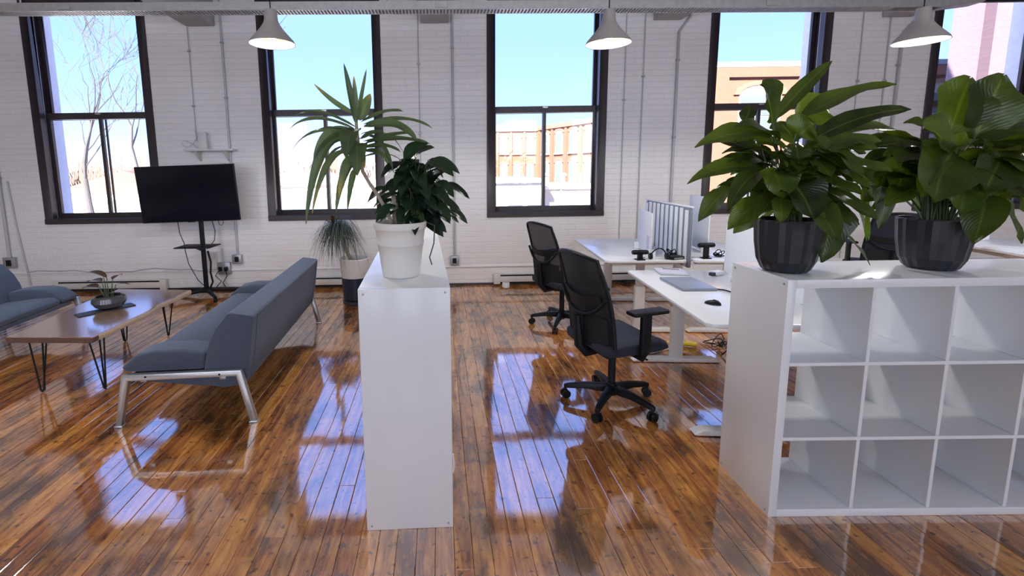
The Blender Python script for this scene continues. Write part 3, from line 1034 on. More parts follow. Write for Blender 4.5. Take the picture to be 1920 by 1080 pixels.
# slate mat and bowl plant
SL = Vector((-2.875, 3.905, .4608))
mt_ = G().cbox((SL.x, SL.y, SL.z + .0045), (.12, .42, .008), R(-38))
tag(mt_.obj('slate_board', MT['slate'], bevel=.003, seg=1), 'dark slate board lying under the bowl on the coffee table', 'board')
BW = Vector((-2.868, 3.945, .4703))
t = thing('bowl_plant', 'small bronze-leaved plant in a dark glazed bowl on the coffee table', 'plant', BW)
b = G().lathe([(.055, 0), (.105, .020), (.130, .060), (.122, .098), (.098, .112), (.090, .106), (.112, .092), (.116, .060), (.09, .030), (.001, .025)], 32).obj('bowl', MT['bowl'], t, smooth=True)
G().lathe([(.001, .094), (.06, .092), (.106, .084)], 24).obj('soil', MT['soil'], t, smooth=True)

def leaf_mesh(name, p0, p1, width, bow=.2, fold=.25, nh=(0, 0, 1), nu=9, taper=.8, wave=0.0, side_bend=0.0, org=(0, 0, 0), broad=.9, arc=False):
    p0, p1 = Vector(p0) - Vector(org), Vector(p1) - Vector(org)
    L_ = (p1 - p0).length
    mid = (p0 + p1) / 2 + Vector((0, 0, 1)) * bow * L_
    if arc:
        mid = p0 + (p1 - p0) * .68
        mid.z = max(p0.z, p1.z if p1.z < p0.z else p0.z + (p1.z - p0.z) * .7) + bow * L_
    nh = Vector(nh).normalized()
    if side_bend:
        mid += (p1 - p0).cross(Vector((0, 0, 1))).normalized() * side_bend * L_
    vs, lu, lv = [], [], []
    vals = (-1, -.5, 0, .5, 1)
    for i in range(nu + 1):
        q = i / nu
        c = p0 * (1 - q) ** 2 + mid * 2 * q * (1 - q) + p1 * q * q
        tg = ((mid - p0) * (1 - q) + (p1 - mid) * q).normalized()
        sd = tg.cross(nh)
        if sd.length < .15:
            sd = tg.cross(Vector((.3, -1, .2)))
        sd.normalize()
        nn = sd.cross(tg).normalized()
        w = width / 2 * max(.015, math.sin(PI * min(1, q ** broad * .985 + .012)) ** taper)
        for v in vals:
            wv = wave * math.sin(q * 11 + v * 2) * abs(v) * width
            vs.append(c + sd * v * w + nn * (fold * abs(v) * w + wv))
            lu.append(q)
            lv.append(v)
    k = len(vals)
    fs = [(i * k + j, i * k + j + 1, (i + 1) * k + j + 1, (i + 1) * k + j) for i in range(nu) for j in range(k - 1)]
    me = bpy.data.meshes.new(name)
    me.from_pydata([tuple(v) for v in vs], [], fs)
    for nm, data in (('lu', lu), ('lv', lv)):
        at_ = me.attributes.new(nm, 'FLOAT', 'POINT')
        at_.data.foreach_set('value', data)
    me.polygons.foreach_set('use_smooth', [True] * len(me.polygons))
    return me

def stalk(parent, a, b_, r, mt, org, bend=(0, 0, 0), name='stem'):
    a, b_ = Vector(a) - Vector(org), Vector(b_) - Vector(org)
    mid = (a + b_) / 2 + Vector(bend)
    pts = [a * (1 - q) ** 2 + mid * 2 * q * (1 - q) + b_ * q * q for q in (0, .25, .5, .75, 1)]
    return G().tube(pts, [r * 1.3, r * 1.15, r, r * .9, r * .8], 6).obj(name, mt, parent, smooth=True)

rl = random.Random(21)
for k, (dx, dy, h, L_, w) in enumerate(((-.06, .02, .23, .19, .10), (-.05, -.03, .20, .17, .09), (-.02, .03, .26, .17, .10), (-.08, .0, .18, .18, .08), (.05, .0, .25, .13, .08), (.06, .02, .20, .14, .045), (-.01, -.02, .28, .13, .07))):
    st = Vector((dx * .4, dy * .4, .09))
    top = Vector((dx, dy, h))
    a_ = rl.uniform(-.4, .4) + (PI if dx < 0 else 0)
    tip = top + Vector((math.cos(a_) * L_ * .8, math.sin(a_) * L_ * .7, L_ * (.35 if k in (2, 4, 6) else -.06)))
    lf = link('leaf', leaf_mesh('leaf', top, tip, w, .18, .2), MT['red_leaf'], t)
    stalk(lf, st, top, .0035, MT['stem'], (0, 0, 0))

# ------------------------------------------------------------------ television on its stand
t = thing('television', 'large dark flat television on a black wheeled floor stand', 'television', (-3.10, 6.06, 0), 0)
TM = Matrix.Translation((-.105, -.055, 1.357)) @ Matrix.Rotation(R(-1.2), 4, 'Y') @ Matrix.Rotation(R(4), 4, 'X')
TW, TH_ = .627, .362
bz = G()
bz.box(-TW, TW, -.016, .022, -TH_, TH_, TM)
bez = bz.obj('bezel', MT['black'], t, bevel=.004)
G().box(-TW + .009, TW - .009, -.0185, -.0155, -TH_ + .016, TH_ - .009, TM).obj('screen', MT['screen'], bez)
G().box(-.42, .42, .022, .055, -.26, .20, TM).obj('back_housing', MT['black'], bez, bevel=.012)
G().box(-.05, .05, -.019, -.012, -TH_ - .006, -TH_ + .004, TM).obj('sensor_bar', MT['black'], bez, bevel=.002)
G().box(-.026, .026, -.018, .018, .06, 1.50).obj('pole', MT['black2'], t, bevel=.005)
G().box(-.18, .18, -.004, .018, 1.25, 1.47).obj('mount_plate', MT['black2'], t)
sh = G().box(-.245, .215, -.26, .05, .676, .690).obj('tray', MT['black2'], t, bevel=.005)
G().prism([(-.018, .676), (-.018, .60), (-.20, .676)], 'x', -.015, .015).obj('tray_bracket', MT['black2'], sh)
bs = G()
bs.box(-.09, .09, -.06, .06, .05, .10)
base = bs.obj('base_block', MT['black2'], t, bevel=.008)
for (fx, fy) in ((.275, -.34), (.33, .12), (-.30, -.32), (-.42, .13)):
    lg = G().tube([(0, 0, .085), (fx * .5, fy * .5, .075), (fx, fy, .062)], [.028, .024, .020], 8).obj('base_leg', MT['black2'], t, smooth=True)
    G().tube([(fx - .014, fy, .030), (fx + .014, fy, .030)], .029, 14).obj('caster', MT['black'], lg, smooth=True)
    G().tube([(fx, fy, .03), (fx, fy, .07)], .010, 8).obj('caster_stem', MT['black'], lg)
G().tube([(-.32, .03, 1.0), (-.31, .04, .83), (-.27, .05, .70), (-.27, .06, .60), (-.24, .06, .42), (-.13, .05, .20), (-.01, .05, .08)], .005, 6).obj('cable', MT['black'], t, smooth=True)
G().tube([(.13, .03, 1.0), (.15, .05, .86), (.13, .06, .74), (.07, .05, .66), (.03, .03, .62)], .005, 6).obj('cable', MT['black'], t, smooth=True)
G().tube([(.21, .03, 1.01), (.215, .04, .95), (.24, .05, .93), (.265, .05, .96), (.27, .04, 1.01)], .004, 6).obj('cable', MT['black'], t, smooth=True)
G().tube([(.045, .02, .60), (.07, .03, .45), (.05, .04, .30), (.075, .03, .18), (.04, .02, .10)], .013, 8).obj('cable_bundle', MT['black'], t, smooth=True)
pts = [(-3.9, 6.30, .012), (-3.6, 6.26, .012), (-3.35, 6.30, .012), (-2.9, 6.28, .012), (-2.5, 6.31, .012), (-2.3, 6.32, .012)]
tag(G().tube(pts, .010, 6).obj('floor_cable', MT['black'], smooth=True), 'black power cable on the floor behind the television stand', 'cable')
# ------------------------------------------------------------------ office chairs (local: faces +x)
def office_chair(label, loc, rz, net, arms=(1, -1), spin=0.0, loop=True, dz=0.0):
    t = thing('office_chair', label, 'chair', loc, rz, 'black mesh office chairs')
    B1_, B2_ = MT['black'], MT['black2']
    # five-spoke base
    G().tube([(0, 0, .065), (0, 0, .075), (0, 0, .150), (0, 0, .155)], [.030, .042, .036, .030], 16).obj('hub', B1_, t, smooth=True)
    for k in range(5):
        a = spin + 2 * PI * k / 5
        c, s = math.cos(a), math.sin(a)
        Mx = Matrix.Rotation(a, 4, 'Z')
        vs = []
        for (r_, z0, z1, w) in ((.02, .085, .140, .030), (.16, .092, .132, .025), (.285, .078, .108, .020), (.315, .070, .098, .015)):
            vs += [Mx @ Vector((r_, -w, z0)), Mx @ Vector((r_, w, z0)), Mx @ Vector((r_, w * .7, z1)), Mx @ Vector((r_, -w * .7, z1))]
        fs = [(0, 3, 2, 1), (12, 13, 14, 15)]
        for q in range(3):
            for j in range(4):
                fs.append((q * 4 + j, q * 4 + (j + 1) % 4, (q + 1) * 4 + (j + 1) % 4, (q + 1) * 4 + j))
        lg = G().add(vs, fs).obj('base_spoke', B1_, t, bevel=.005)
        cx, cy = c * .302, s * .302
        w_ = a + 1.1 + k * .5
        ax = Vector((math.cos(w_), math.sin(w_), 0))
        g = G()
        for sg in (-1, 1):
            g.tube([Vector((cx, cy, .030)) + ax * sg * .008, Vector((cx, cy, .030)) + ax * sg * .024], .0295, 16)
        cs = g.obj('caster', B1_, lg, smooth=True)
        G().tube([(cx, cy, .035), (cx, cy, .082)], .0085, 8).obj('caster_stem', B2_, lg)
        G().cbox((cx, cy, .052), (.020, .050, .022), w_ + PI / 2).obj('caster_hood', B1_, lg, bevel=.006)
    G().tube([(0, 0, .150), (0, 0, .36)], .025, 14).obj('gas_sleeve', B2_, t, smooth=True)
    G().tube([(0, 0, .30), (0, 0, .42)], .015, 12).obj('gas_lift', B2_, t, smooth=True)
    mech = G().box(-.14, .11, -.075, .075, .385, .435).obj('tilt_mechanism', B1_, t, bevel=.012)
    G().tube([(.06, -.07, .41), (.07, -.25, .40)], .006, 6).obj('tilt_lever', B1_, mech)
    # seat cushion with waterfall edge
    prof = [(-.225, .445), (-.225, .505), (-.10, .515), (.10, .520), (.20, .512), (.262, .482), (.268, .445), (.18, .432), (-.15, .432)]
    st = G()
    n = len(prof)
    rows = [(-.245, .90, -.010), (-.20, 1.0, .0), (-.08, 1.0, -.006), (.08, 1.0, -.006), (.20, 1.0, 0), (.245, .90, -.010)]
    vs = [(x * sc, y, z + (dz_ if z > .47 else -dz_ * .6)) for y, sc, dz_ in rows for x, z in prof]
    fs = [tuple(range(n)), tuple(range(6 * n - 1, 5 * n - 1, -1))]
    for r_ in range(5):
        fs += [(r_ * n + j, (r_ + 1) * n + j, (r_ + 1) * n + (j + 1) % n, r_ * n + (j + 1) % n) for j in range(n)]
    st.add(vs, fs).obj('seat', MT['navy_fab'], t, bevel=.012, seg=2, smooth=True, angle=70)
    G().box(-.20, .23, -.21, .21, .424, .440).obj('seat_pan', B1_, t, bevel=.006)
    # back: curved netting in a frame; y across, leaning back
    def bp(u, v):
        w = .235 - .030 * v + .012 * math.sin(v * PI)
        yy = (u * 2 - 1) * w
        z = .475 + .610 * v - .03 * (2 * u - 1) ** 2 * v ** 6
        x = -.165 - .105 * v - .055 * (1 - (1 - v) ** 2) * .4 - .05 * math.sin(PI * min(1, v * 1.1)) * -.55 - .055 * (1 - (2 * u - 1) ** 2)
        return (x, yy, z)
    G().grid(bp, 10, 14).obj('back_netting', net, t, smooth=True, thick=.004)
    per = [bp(0, v / 12) for v in range(13)] + [bp(u / 8, 1) for u in range(1, 9)] + [bp(1, v / 12) for v in range(11, -1, -1)] + [bp(u / 8, 0) for u in range(7, -1, -1)]
    G().tube(per, .0125, 8).obj('back_frame', B1_, t, smooth=True)
    # lower solid shell of the back and lumbar loop
    def lp(u, v):
        x, y, z = bp(.06 + .88 * u, v * .34)
        return (x - .012, y, z)
    G().grid(lp, 8, 6).obj('back_shell', MT['net'], t, smooth=True, thick=.008)
    def bn(u, v):
        x, y, z = bp(.08 + .84 * u, .50 + .085 * v - .05 * math.sin(PI * u))
        return (x - .022, y, z)
    G().grid(bn, 10, 2).obj('lumbar_support', B2_, t, smooth=True, thick=.010)
    if loop:
        arc = [(bp(u / 12, .34 + .22 * abs(2 * u / 12 - 1) ** 2.4)) for u in range(13)]
        G().tube([(x - .030, y * 1.03, z) for x, y, z in arc], .011, 8).obj('lumbar_loop', B1_, t, smooth=True)
    sp_ = [(-.10, 0, .41), (-.21, 0, .40), (-.265, 0, .46), (-.275, 0, .56), (-.285, 0, .66)]
    G().tube(sp_, [.034, .034, .032, .028, .022], 10).obj('back_spine', B1_, t, smooth=True)
    # arms
    for s in arms:
        yy = s * .285
        ar = G().box(-.02, .05, yy - .016, yy + .016, .46, .715).obj('arm_post', B1_, t, bevel=.008)
        G().tube([(.015, s * .12, .425), (.015, yy - s * .02, .425), (.015, yy, .47)], .022, 8).obj('arm_bracket', B1_, ar, smooth=True)
        G().box(-.105, .155, yy - .045, yy + .045, .715, .742).obj('arm_pad', MT['black2'], ar, bevel=.012, seg=3)
    return t
office_chair('black mesh-back office chair in front, navy seat, pulled up to the laptop desk', (1.165, 3.02, 0), R(17), MT['net'], spin=R(18 - 17))
office_chair('black mesh-back office chair farther back, beside the rear desk', (1.255, 4.66, 0), R(22), MT['net2'], spin=R(150))
office_chair('navy-backed office chair half hidden behind the right peace lily', (4.98, 5.15, 0), R(70), MT['navy_fab'], spin=R(40))

# ------------------------------------------------------------------ sit-stand desks (local x across .75, y along 1.4)
DTOP = .741
def desk(label, loc, rz, ln=1.40, dp=.75):
    t = thing('sit_stand_desk', label, 'desk', loc, rz, 'white sit-stand desks')
    c = .03
    a, b_ = dp / 2, ln / 2
    G().prism([(-a + c, -b_), (a - c, -b_), (a, -b_ + c), (a, b_ - c), (a - c, b_), (-a + c, b_), (-a, b_ - c), (-a, -b_ + c)], 'z', DTOP - .024, DTOP).obj('desktop', MT['white_top'], t, bevel=.003)
    for s in (-1, 1):
        y = s * .545
        lg = G().box(-.045, .045, y - .03, y + .03, .03, .46).obj('leg', MT['white_metal'], t, bevel=.003)
        G().box(-.036, .036, y - .023, y + .023, .46, DTOP - .06).obj('inner_column', MT['white_metal'], lg, bevel=.003)
        G().prism([(-.355, .012), (-.345, .005), (.345, .005), (.355, .012), (.30, .036), (-.30, .036)], 'y', y - .036, y + .036).obj('foot', MT['white_metal'], lg, bevel=.003)
        G().box(-.31, .31, y - .03, y + .03, DTOP - .062, DTOP - .0245).obj('top_bracket', MT['white_metal'], lg, bevel=.003)
        for fx in (-.32, .32):
            G().tube([(fx, y, 0), (fx, y, .008)], .018, 10).obj('glide', MT['black'], lg)
    for xx in (-.12, .12):
        G().box(xx - .02, xx + .02, -.52, .52, DTOP - .058, DTOP - .0246).obj('crossbar', MT['white_metal'], t, bevel=.003)
    G().box(-.06, .06, -.30, .30, DTOP - .12, DTOP - .06).obj('cable_trough', MT['white_metal'], t, bevel=.004)
    return t
DR = R(-4.4)
DA, DB = Vector((1.912, 3.150, 0)), Vector((1.990, 4.965, 0))
desk('white sit-stand desk with the closed laptop, behind the front office chair', DA, DR)
desk('empty white desk by the brick wall, beside the rear office chair', DB, DR)
ax_ = Vector((math.cos(DR), math.sin(DR), 0))
ay_ = Vector((-math.sin(DR), math.cos(DR), 0))
desk('white desk back to back with the laptop desk, behind the right shelf', DA + ax_ * .82, DR)
desk('white desk back to back with the rear one, by the brick wall', DB + ax_ * .82, DR)
DC = Vector((5.95, 4.95, 0))
desk('far white desk seen below the right peace lily', DC, R(-8), 1.6)

def on(base, u, v, z=DTOP):     # point on a desk top: u across, v along
    p = base + ax_ * u + ay_ * v
    return Vector((p.x, p.y, z + .0006))

# --- privacy dividers between the desks
def rounded(y0, y1, z0, z1, r=.06, n=5):
    pts = [(y0, z0), (y1, z0)]
    pts += [(y1 - r + r * math.cos(a), z1 - r + r * math.sin(a)) for a in [PI / 2 * i / n for i in range(n + 1)]]
    pts += [(y0 + r + r * math.cos(a), z1 - r + r * math.sin(a)) for a in [PI / 2 + PI / 2 * i / n for i in range(n + 1)]]
    return pts
p = on(DB, .41, -.08)
t = thing('desk_divider', 'tall white ribbed acoustic divider, groove shading painted grey, on the rear desks', 'divider', (p.x, p.y, .66), DR)
G().prism(rounded(-.57, .57, 0, .565, .05), 'x', -.014, .014).obj('panel', MT['felt_g'], t, bevel=.006)  # relief shading between the ribs is put into the grey-blue colour
nr = 10
for s in (-1, 1):
    for k in range(nr):
        y = -.57 + 1.14 * (k + .5) / nr
        zt = .565 - (.022 if k in (0, nr - 1) else .008)
        G().box(min(s * .014, s * .030), max(s * .014, s * .030), y - .028, y + .028, .01, zt).obj('rib', MT['felt_w'], t, bevel=.005)
G().prism(rounded(-.575, .575, .565, .580, .005), 'x', -.016, .016).obj('top_edge', MT['felt_w'], t, bevel=.004)
for yy in (-.45, .45):
    G().box(-.03, .03, yy - .03, yy + .03, .02, .0805).obj('clamp', MT['white_metal'], t, bevel=.004)
p = on(DA, .41, .14)
t = thing('desk_divider', 'plain pale blue-white divider with rounded corners behind the laptop', 'divider', (p.x, p.y, .66), DR)
G().prism(rounded(-.52, .52, 0, .50, .05), 'x', -.014, .014).obj('panel', MT['felt_w'], t, bevel=.008)
for yy in (-.4, .4):
    G().box(-.03, .03, yy - .03, yy + .03, .02, .0805).obj('clamp', MT['white_metal'], t, bevel=.004)
p = on(DA, .52, .10)
t = thing('desk_divider', 'second pale divider with notched top just behind the plain one', 'divider', (p.x, p.y, .7416), DR)
G().prism(rounded(-.40, .50, 0, .50, .05), 'x', -.010, .010).obj('panel', MT['felt_w'], t, bevel=.006)
for k in range(6):
    y = .40 - k * .13
    G().prism([(y - .018, .455), (y + .018, .455), (y, .485)], 'x', -.0125, .0125).obj('notch', MT['felt_g'], t)

def board(label, base, u, v, ln, h, rz, card=False):
    p = on(base, u, v)
    t = thing('desk_board', label, 'board', p, DR + rz)
    G().box(-.006, .006, -ln / 2, ln / 2, .012, h).obj('sheet', MT['paper'], t, bevel=.002)
    for yy in (-ln * .42, ln * .42):
        G().box(-.05, .05, yy - .012, yy + .012, 0, .075).obj('stand_foot', MT['paper'], t, bevel=.003)
    if card:
        G().box(-.0085, -.006, -ln * .40, -ln * .22, .05, .20).obj('card', MT['lav'], t)
    return t
board('white standing board with a grey card on the rear desk', DB, .12, -.29, .60, .43, R(-8), True)
board('white standing board behind the ribbed divider, near the brick wall', DB, .74, -.08, .52, .56, R(-4))
board('white standing board on the far desk below the right peace lily', DC, .05, .35, .5, .38, R(20))

# --- things on the laptop desk
p = on(DA, -.10, .19)
t = thing('laptop', 'closed grey laptop on the front white desk', 'laptop', p, DR + R(3))
G().box(-.122, .122, -.18, .18, .002, .012).obj('base', MT['laptop'], t, bevel=.003)
G().box(-.122, .122, -.18, .18, .0125, .019).obj('lid', MT['laptop'], t, bevel=.003)
G().tube([(0, 0, .019), (0, 0, .0195)], .012, 16).obj('logo', MT['alu'], t)
for s in (-.16, .16):
    G().box(-.10, .10, s - .01, s + .01, 0, .0025).obj('rubber_foot', MT['black'], t)
p = on(DA, -.05, .60)
t = thing('notebook', 'pale lavender notebook with a pen at the desk corner', 'notebook', p, DR + R(-6))
G().box(-.105, .105, -.10, .10, 0, .004).obj('back_cover', MT['felt_g'], t)
G().box(-.103, .103, -.098, .098, .004, .015).obj('pages', MT['paper'], t)
G().box(-.105, .105, -.10, .10, .015, .018).obj('front_cover', MT['lav'], t)
G().tube([(-.05, .06, .0225), (.07, .03, .0225)], .0042, 8).obj('pen', MT['alu'], t)
p = on(DA, -.16, -.31)
t = thing('computer_mouse', 'black computer mouse near the front edge of the desk', 'mouse', p, DR + R(-40))
g = G().grid(lambda u, v: (.048 * math.cos(2 * PI * u) * math.sin(PI / 2 * v), .029 * math.sin(2 * PI * u) * math.sin(PI / 2 * v), .002 + .026 * math.cos(PI / 2 * v) * (1 + .15 * math.cos(2 * PI * u))), 20, 8)
g.obj('shell', MT['black'], t, smooth=True)
G().lathe([(.001, 0), (.026, 0), (.028, .003)], 16).obj('sole', MT['black2'], t)
G().tube([(.026, -.004, .024), (.026, .004, .024)], .006, 10).obj('scroll_wheel', MT['steel_box'], t)

def gadget(label, p, rz, h=.075):
    t = thing('conference_camera', label, 'camera', p, rz, 'black desk cameras')
    G().box(-.04, .04, -.035, .035, 0, .010).obj('base', MT['black'], t, bevel=.003)
    G().box(-.022, .022, -.016, .016, .010, h).obj('post', MT['black'], t, bevel=.004)
    G().tube([(-.075, 0, h + .018), (-.06, 0, h + .018), (.06, 0, h + .018), (.075, 0, h + .018)], [.018, .023, .023, .018], 12).obj('body', MT['black'], t, smooth=True)
    G().tube([(-.02, -.025, h + .018), (-.02, -.020, h + .018)], .012, 12).obj('lens', MT['screen'], t)
    G().tube([(.03, .02, h), (.045, .05, h * .6), (.05, .06, .006), (.09, .09, .006)], .004, 6).obj('cable', MT['black'], t, smooth=True)
    return t
gadget('black conference camera on a post at the near end of the rear desk', on(DB, -.05, -.665), DR + R(6), .055)
gadget('black conference camera among the cables, by the ribbed divider', on(DB, .58, -.60), DR + R(4), .11)
# docking stations / headset / cables between the dividers
p = on(DB, .29, -.62)
t = thing('docking_station', 'black docking station in the tangle of cables between the desks', 'dock', p, DR + R(20))
G().box(-.07, .07, -.045, .045, 0, .03).obj('case', MT['black'], t, bevel=.006)
G().box(-.05, .05, -.0465, -.044, .008, .02).obj('port_strip', MT['steel_box'], t)
p = on(DB, .13, -.64)
t = thing('headset', 'black headset lying at the end of the rear desk', 'headset', p, DR)
arc = [(.075 * math.cos(a), .02 * math.sin(a * 2), .030 + .075 * math.sin(a)) for a in [PI * i / 12 for i in range(13)]]
G().tube(arc, .006, 8).obj('headband', MT['black'], t, smooth=True)
for s in (-1, 1):
    G().tube([(s * .075 - .012, 0, .032), (s * .075 + .012, 0, .032)], [.028, .031], 14).obj('ear_cup', MT['black'], t, smooth=True)
rc = random.Random(9)
def tangle(label, c, n, spread, col, z0=.006):
    pts = []
    for i in range(n):
        pts.append((c.x + rc.uniform(-spread, spread), c.y + rc.uniform(-spread, spread), c.z + z0 + rc.uniform(0, .10) * (i % 2)))
    sm = []
    for i in range(1, n - 1):
        a, b_, d = Vector(pts[i - 1]), Vector(pts[i]), Vector(pts[i + 1])
        for q in (0, .25, .5, .75):
            sm.append(((a + b_) / 2) * (1 - q) ** 2 + b_ * 2 * q * (1 - q) + ((b_ + d) / 2) * q * q)
    return tag(G().tube(sm, .0042, 6).obj('cable_tangle', col, smooth=True), label, 'cable')
tangle('black cable tangle below the ribbed divider on the rear desk', on(DB, .30, -.47), 30, .055, MT['black'])
tangle('looped black cables beside the second conference camera', on(DB, .74, -.52), 26, .055, MT['black'])
tangle('pale cable tangle at the end of the laptop desk', on(DA, .30, .32), 12, .10, MT['paper'])
tangle('thin grey cable loops behind the laptop', on(DA, .26, .12), 12, .09, MT['conduit'])
p = on(DA, .28, .52)
t = thing('charger', 'white charger with a blue-black plug at the corner of the desk', 'charger', p, DR + R(30))
G().box(-.045, .045, -.03, .03, 0, .035).obj('brick_case', MT['paper'], t, bevel=.008)
G().box(-.085, -.047, -.018, .018, .002, .028).obj('plug_end', MT['npot'], t, bevel=.005)
p = on(DA, .10, -.02)
tag(G().tube([on(DA, .02, .06) + Vector((0, 0, .005)), on(DA, .08, .02) + Vector((0, 0, .006)), on(DA, .10, -.03) + Vector((0, 0, .005)), on(DA, .20, -.02) + Vector((0, 0, .005)), on(DA, .30, .05) + Vector((0, 0, .005))], .005, 6).obj('laptop_cable', MT['black'], smooth=True), 'black cable plugged into the closed laptop', 'cable')
# mugs on the desk behind the right shelf
for k, (u, v, lab) in enumerate(((.62, -.50, 'small white mug on the desk behind the left peace lily'), (.86, -.30, 'grey metal cup on the desk behind the right shelf'))):
    p = on(DA, u + .1, v)
    t = thing('mug', lab, 'mug', p, .5 * k)
    mm = MT['wpot'] if k == 0 else MT['alu']
    G().lathe([(.034, 0), (.040, .004), (.042, .098), (.038, .098), (.036, .008), (.001, .007)], 22).obj('cup', mm, t, smooth=True)
    G().tube([(.040, 0, .078), (.066, 0, .072), (.068, 0, .036), (.040, 0, .026)], .0055, 8).obj('handle', mm, t, smooth=True)
p = Vector((5.62, 4.52, DTOP + .0006))
t = thing('paper_stack', 'stack of white papers on the far desk under the right lily', 'paper', p, R(20))
for k in range(3):
    G().cbox((.01 * k, -.008 * k, .004 + .008 * k), (.21, .30, .0075), .1 * k).obj('sheet_pile', MT['paper'], t)
# under the desks
t = thing('power_strip', 'white power strip on the floor under the laptop desk', 'power strip', (1.90, 3.91, .0012), R(25))
G().box(-.13, .13, -.03, .03, 0, .038).obj('case', MT['paper'], t, bevel=.008)
for k in range(3):
    G().box(-.095 + k * .07, -.055 + k * .07, -.016, .016, .0375, .0395).obj('socket', MT['black'], t)
t = thing('yellow_plug', 'bright yellow extension plug among floor cables under the desk', 'plug', (2.22, 4.00, .0012), R(-20))
G().tube([(-.09, 0, .022), (-.05, 0, .024), (.03, 0, .026), (.07, 0, .026)], [.012, .019, .022, .020], 12).obj('body', MT['yellow'], t, smooth=True)
G().tube([(-.09, 0, .022), (-.16, .03, .012), (-.24, .02, .008)], .008, 8).obj('yellow_lead', MT['yellow'], t, smooth=True)
tangle('black floor cables under the laptop desk', Vector((2.50, 3.99, .0015)), 20, .17, MT['black'])
pts = [(2.47, 3.62, .60), (2.44, 3.66, .42), (2.50, 3.70, .25), (2.45, 3.74, .10), (2.40, 3.78, .012)]
tag(G().tube(pts, .006, 6).obj('hanging_cable', MT['black'], smooth=True), 'black cable hanging down behind the laptop desk legs', 'cable')
t = thing('power_adapter', 'small white power adapter on the floor by the rear desk leg', 'adapter', (1.80, 5.02, .0012), R(35))
G().box(-.06, .06, -.03, .03, 0, .03).obj('case', MT['paper'], t, bevel=.007)
G().tube([(.06, 0, .015), (.12, .03, .008), (.16, -.02, .006)], .004, 6).obj('lead', MT['paper'], t, smooth=True)
t = thing('glass_jar', 'small pale jar on the floor by the heater behind the chair', 'jar', (.90, 6.20, .0012), 0)
G().lathe([(.035, 0), (.05, .01), (.052, .06), (.045, .075), (.001, .078)], 18).obj('jar_body', MT['felt_w'], t, smooth=True)
G().lathe([(.001, .078), (.03, .078), (.03, .088), (.001, .09)], 14).obj('lid', MT['conduit'], t, smooth=True)
# ------------------------------------------------------------------ plants
LEAF_A = [
    (1.539,2.180,1.808, 1.833,2.230,2.084, 0.058,0.10),
    (1.506,2.130,1.799, 1.386,2.050,1.954, 0.142,0.25),
    (1.663,2.180,1.816, 2.097,2.180,1.967, 0.092,0.15),
    (1.656,2.110,1.709, 2.128,2.130,1.848, 0.080,0.15),
    (1.523,2.150,1.741, 1.189,2.180,1.696, 0.096,0.22),
    (1.565,2.210,1.629, 1.318,2.330,1.731, 0.108,0.25),
    (1.517,2.150,1.582, 1.137,2.130,1.531, 0.077,0.25),
    (1.436,2.050,1.592, 1.217,1.950,1.418, 0.073,0.25),
    (1.399,2.230,1.514, 1.277,2.270,1.340, 0.080,0.10),
    (1.444,2.010,1.592, 1.431,1.930,1.472, 0.134,0.20),
    (1.506,1.990,1.538, 1.537,1.890,1.388, 0.168,0.20),
    (1.805,2.080,1.457, 1.688,2.010,1.181, 0.148,0.15),
    (1.874,2.130,1.299, 2.021,2.130,1.137, 0.047,0.05),
    (1.967,2.210,1.457, 2.084,2.230,1.236, 0.059,0.20),
    (1.586,2.030,1.688, 1.775,1.970,1.604, 0.118,0.20),
    (1.747,2.180,1.740, 2.185,2.210,1.724, 0.092,0.20),
    (1.702,2.230,1.811, 1.882,2.290,1.893, 0.149,0.20),
    (1.460,2.250,1.817, 1.511,2.290,1.893, 0.060,0.10),
    (1.563,2.150,1.722, 1.325,2.110,1.777, 0.115,0.20),
    (1.683,2.130,1.589, 1.899,2.130,1.529, 0.104,0.20),
    (1.657,2.250,1.589, 1.856,2.330,1.647, 0.140,0.20),
    (1.575,2.210,1.512, 1.526,2.230,1.413, 0.089,0.20),
    (1.729,2.230,1.509, 1.919,2.280,1.423, 0.119,0.20),
    (1.585,2.230,1.678, 1.499,2.280,1.551, 0.119,0.20),
    (1.679,2.110,1.663, 1.795,2.080,1.559, 0.122,0.20),
    (1.466,1.990,1.477, 1.436,1.930,1.368, 0.062,0.15),
    (1.743,2.150,1.531, 1.891,2.150,1.490, 0.086,0.20),
    (1.691,2.230,1.715, 1.676,2.330,1.821, 0.139,0.20),
    (1.593,2.080,1.735, 1.622,2.030,1.784, 0.139,0.20),
    (1.543,2.230,1.591, 1.392,2.310,1.593, 0.099,0.20),
]
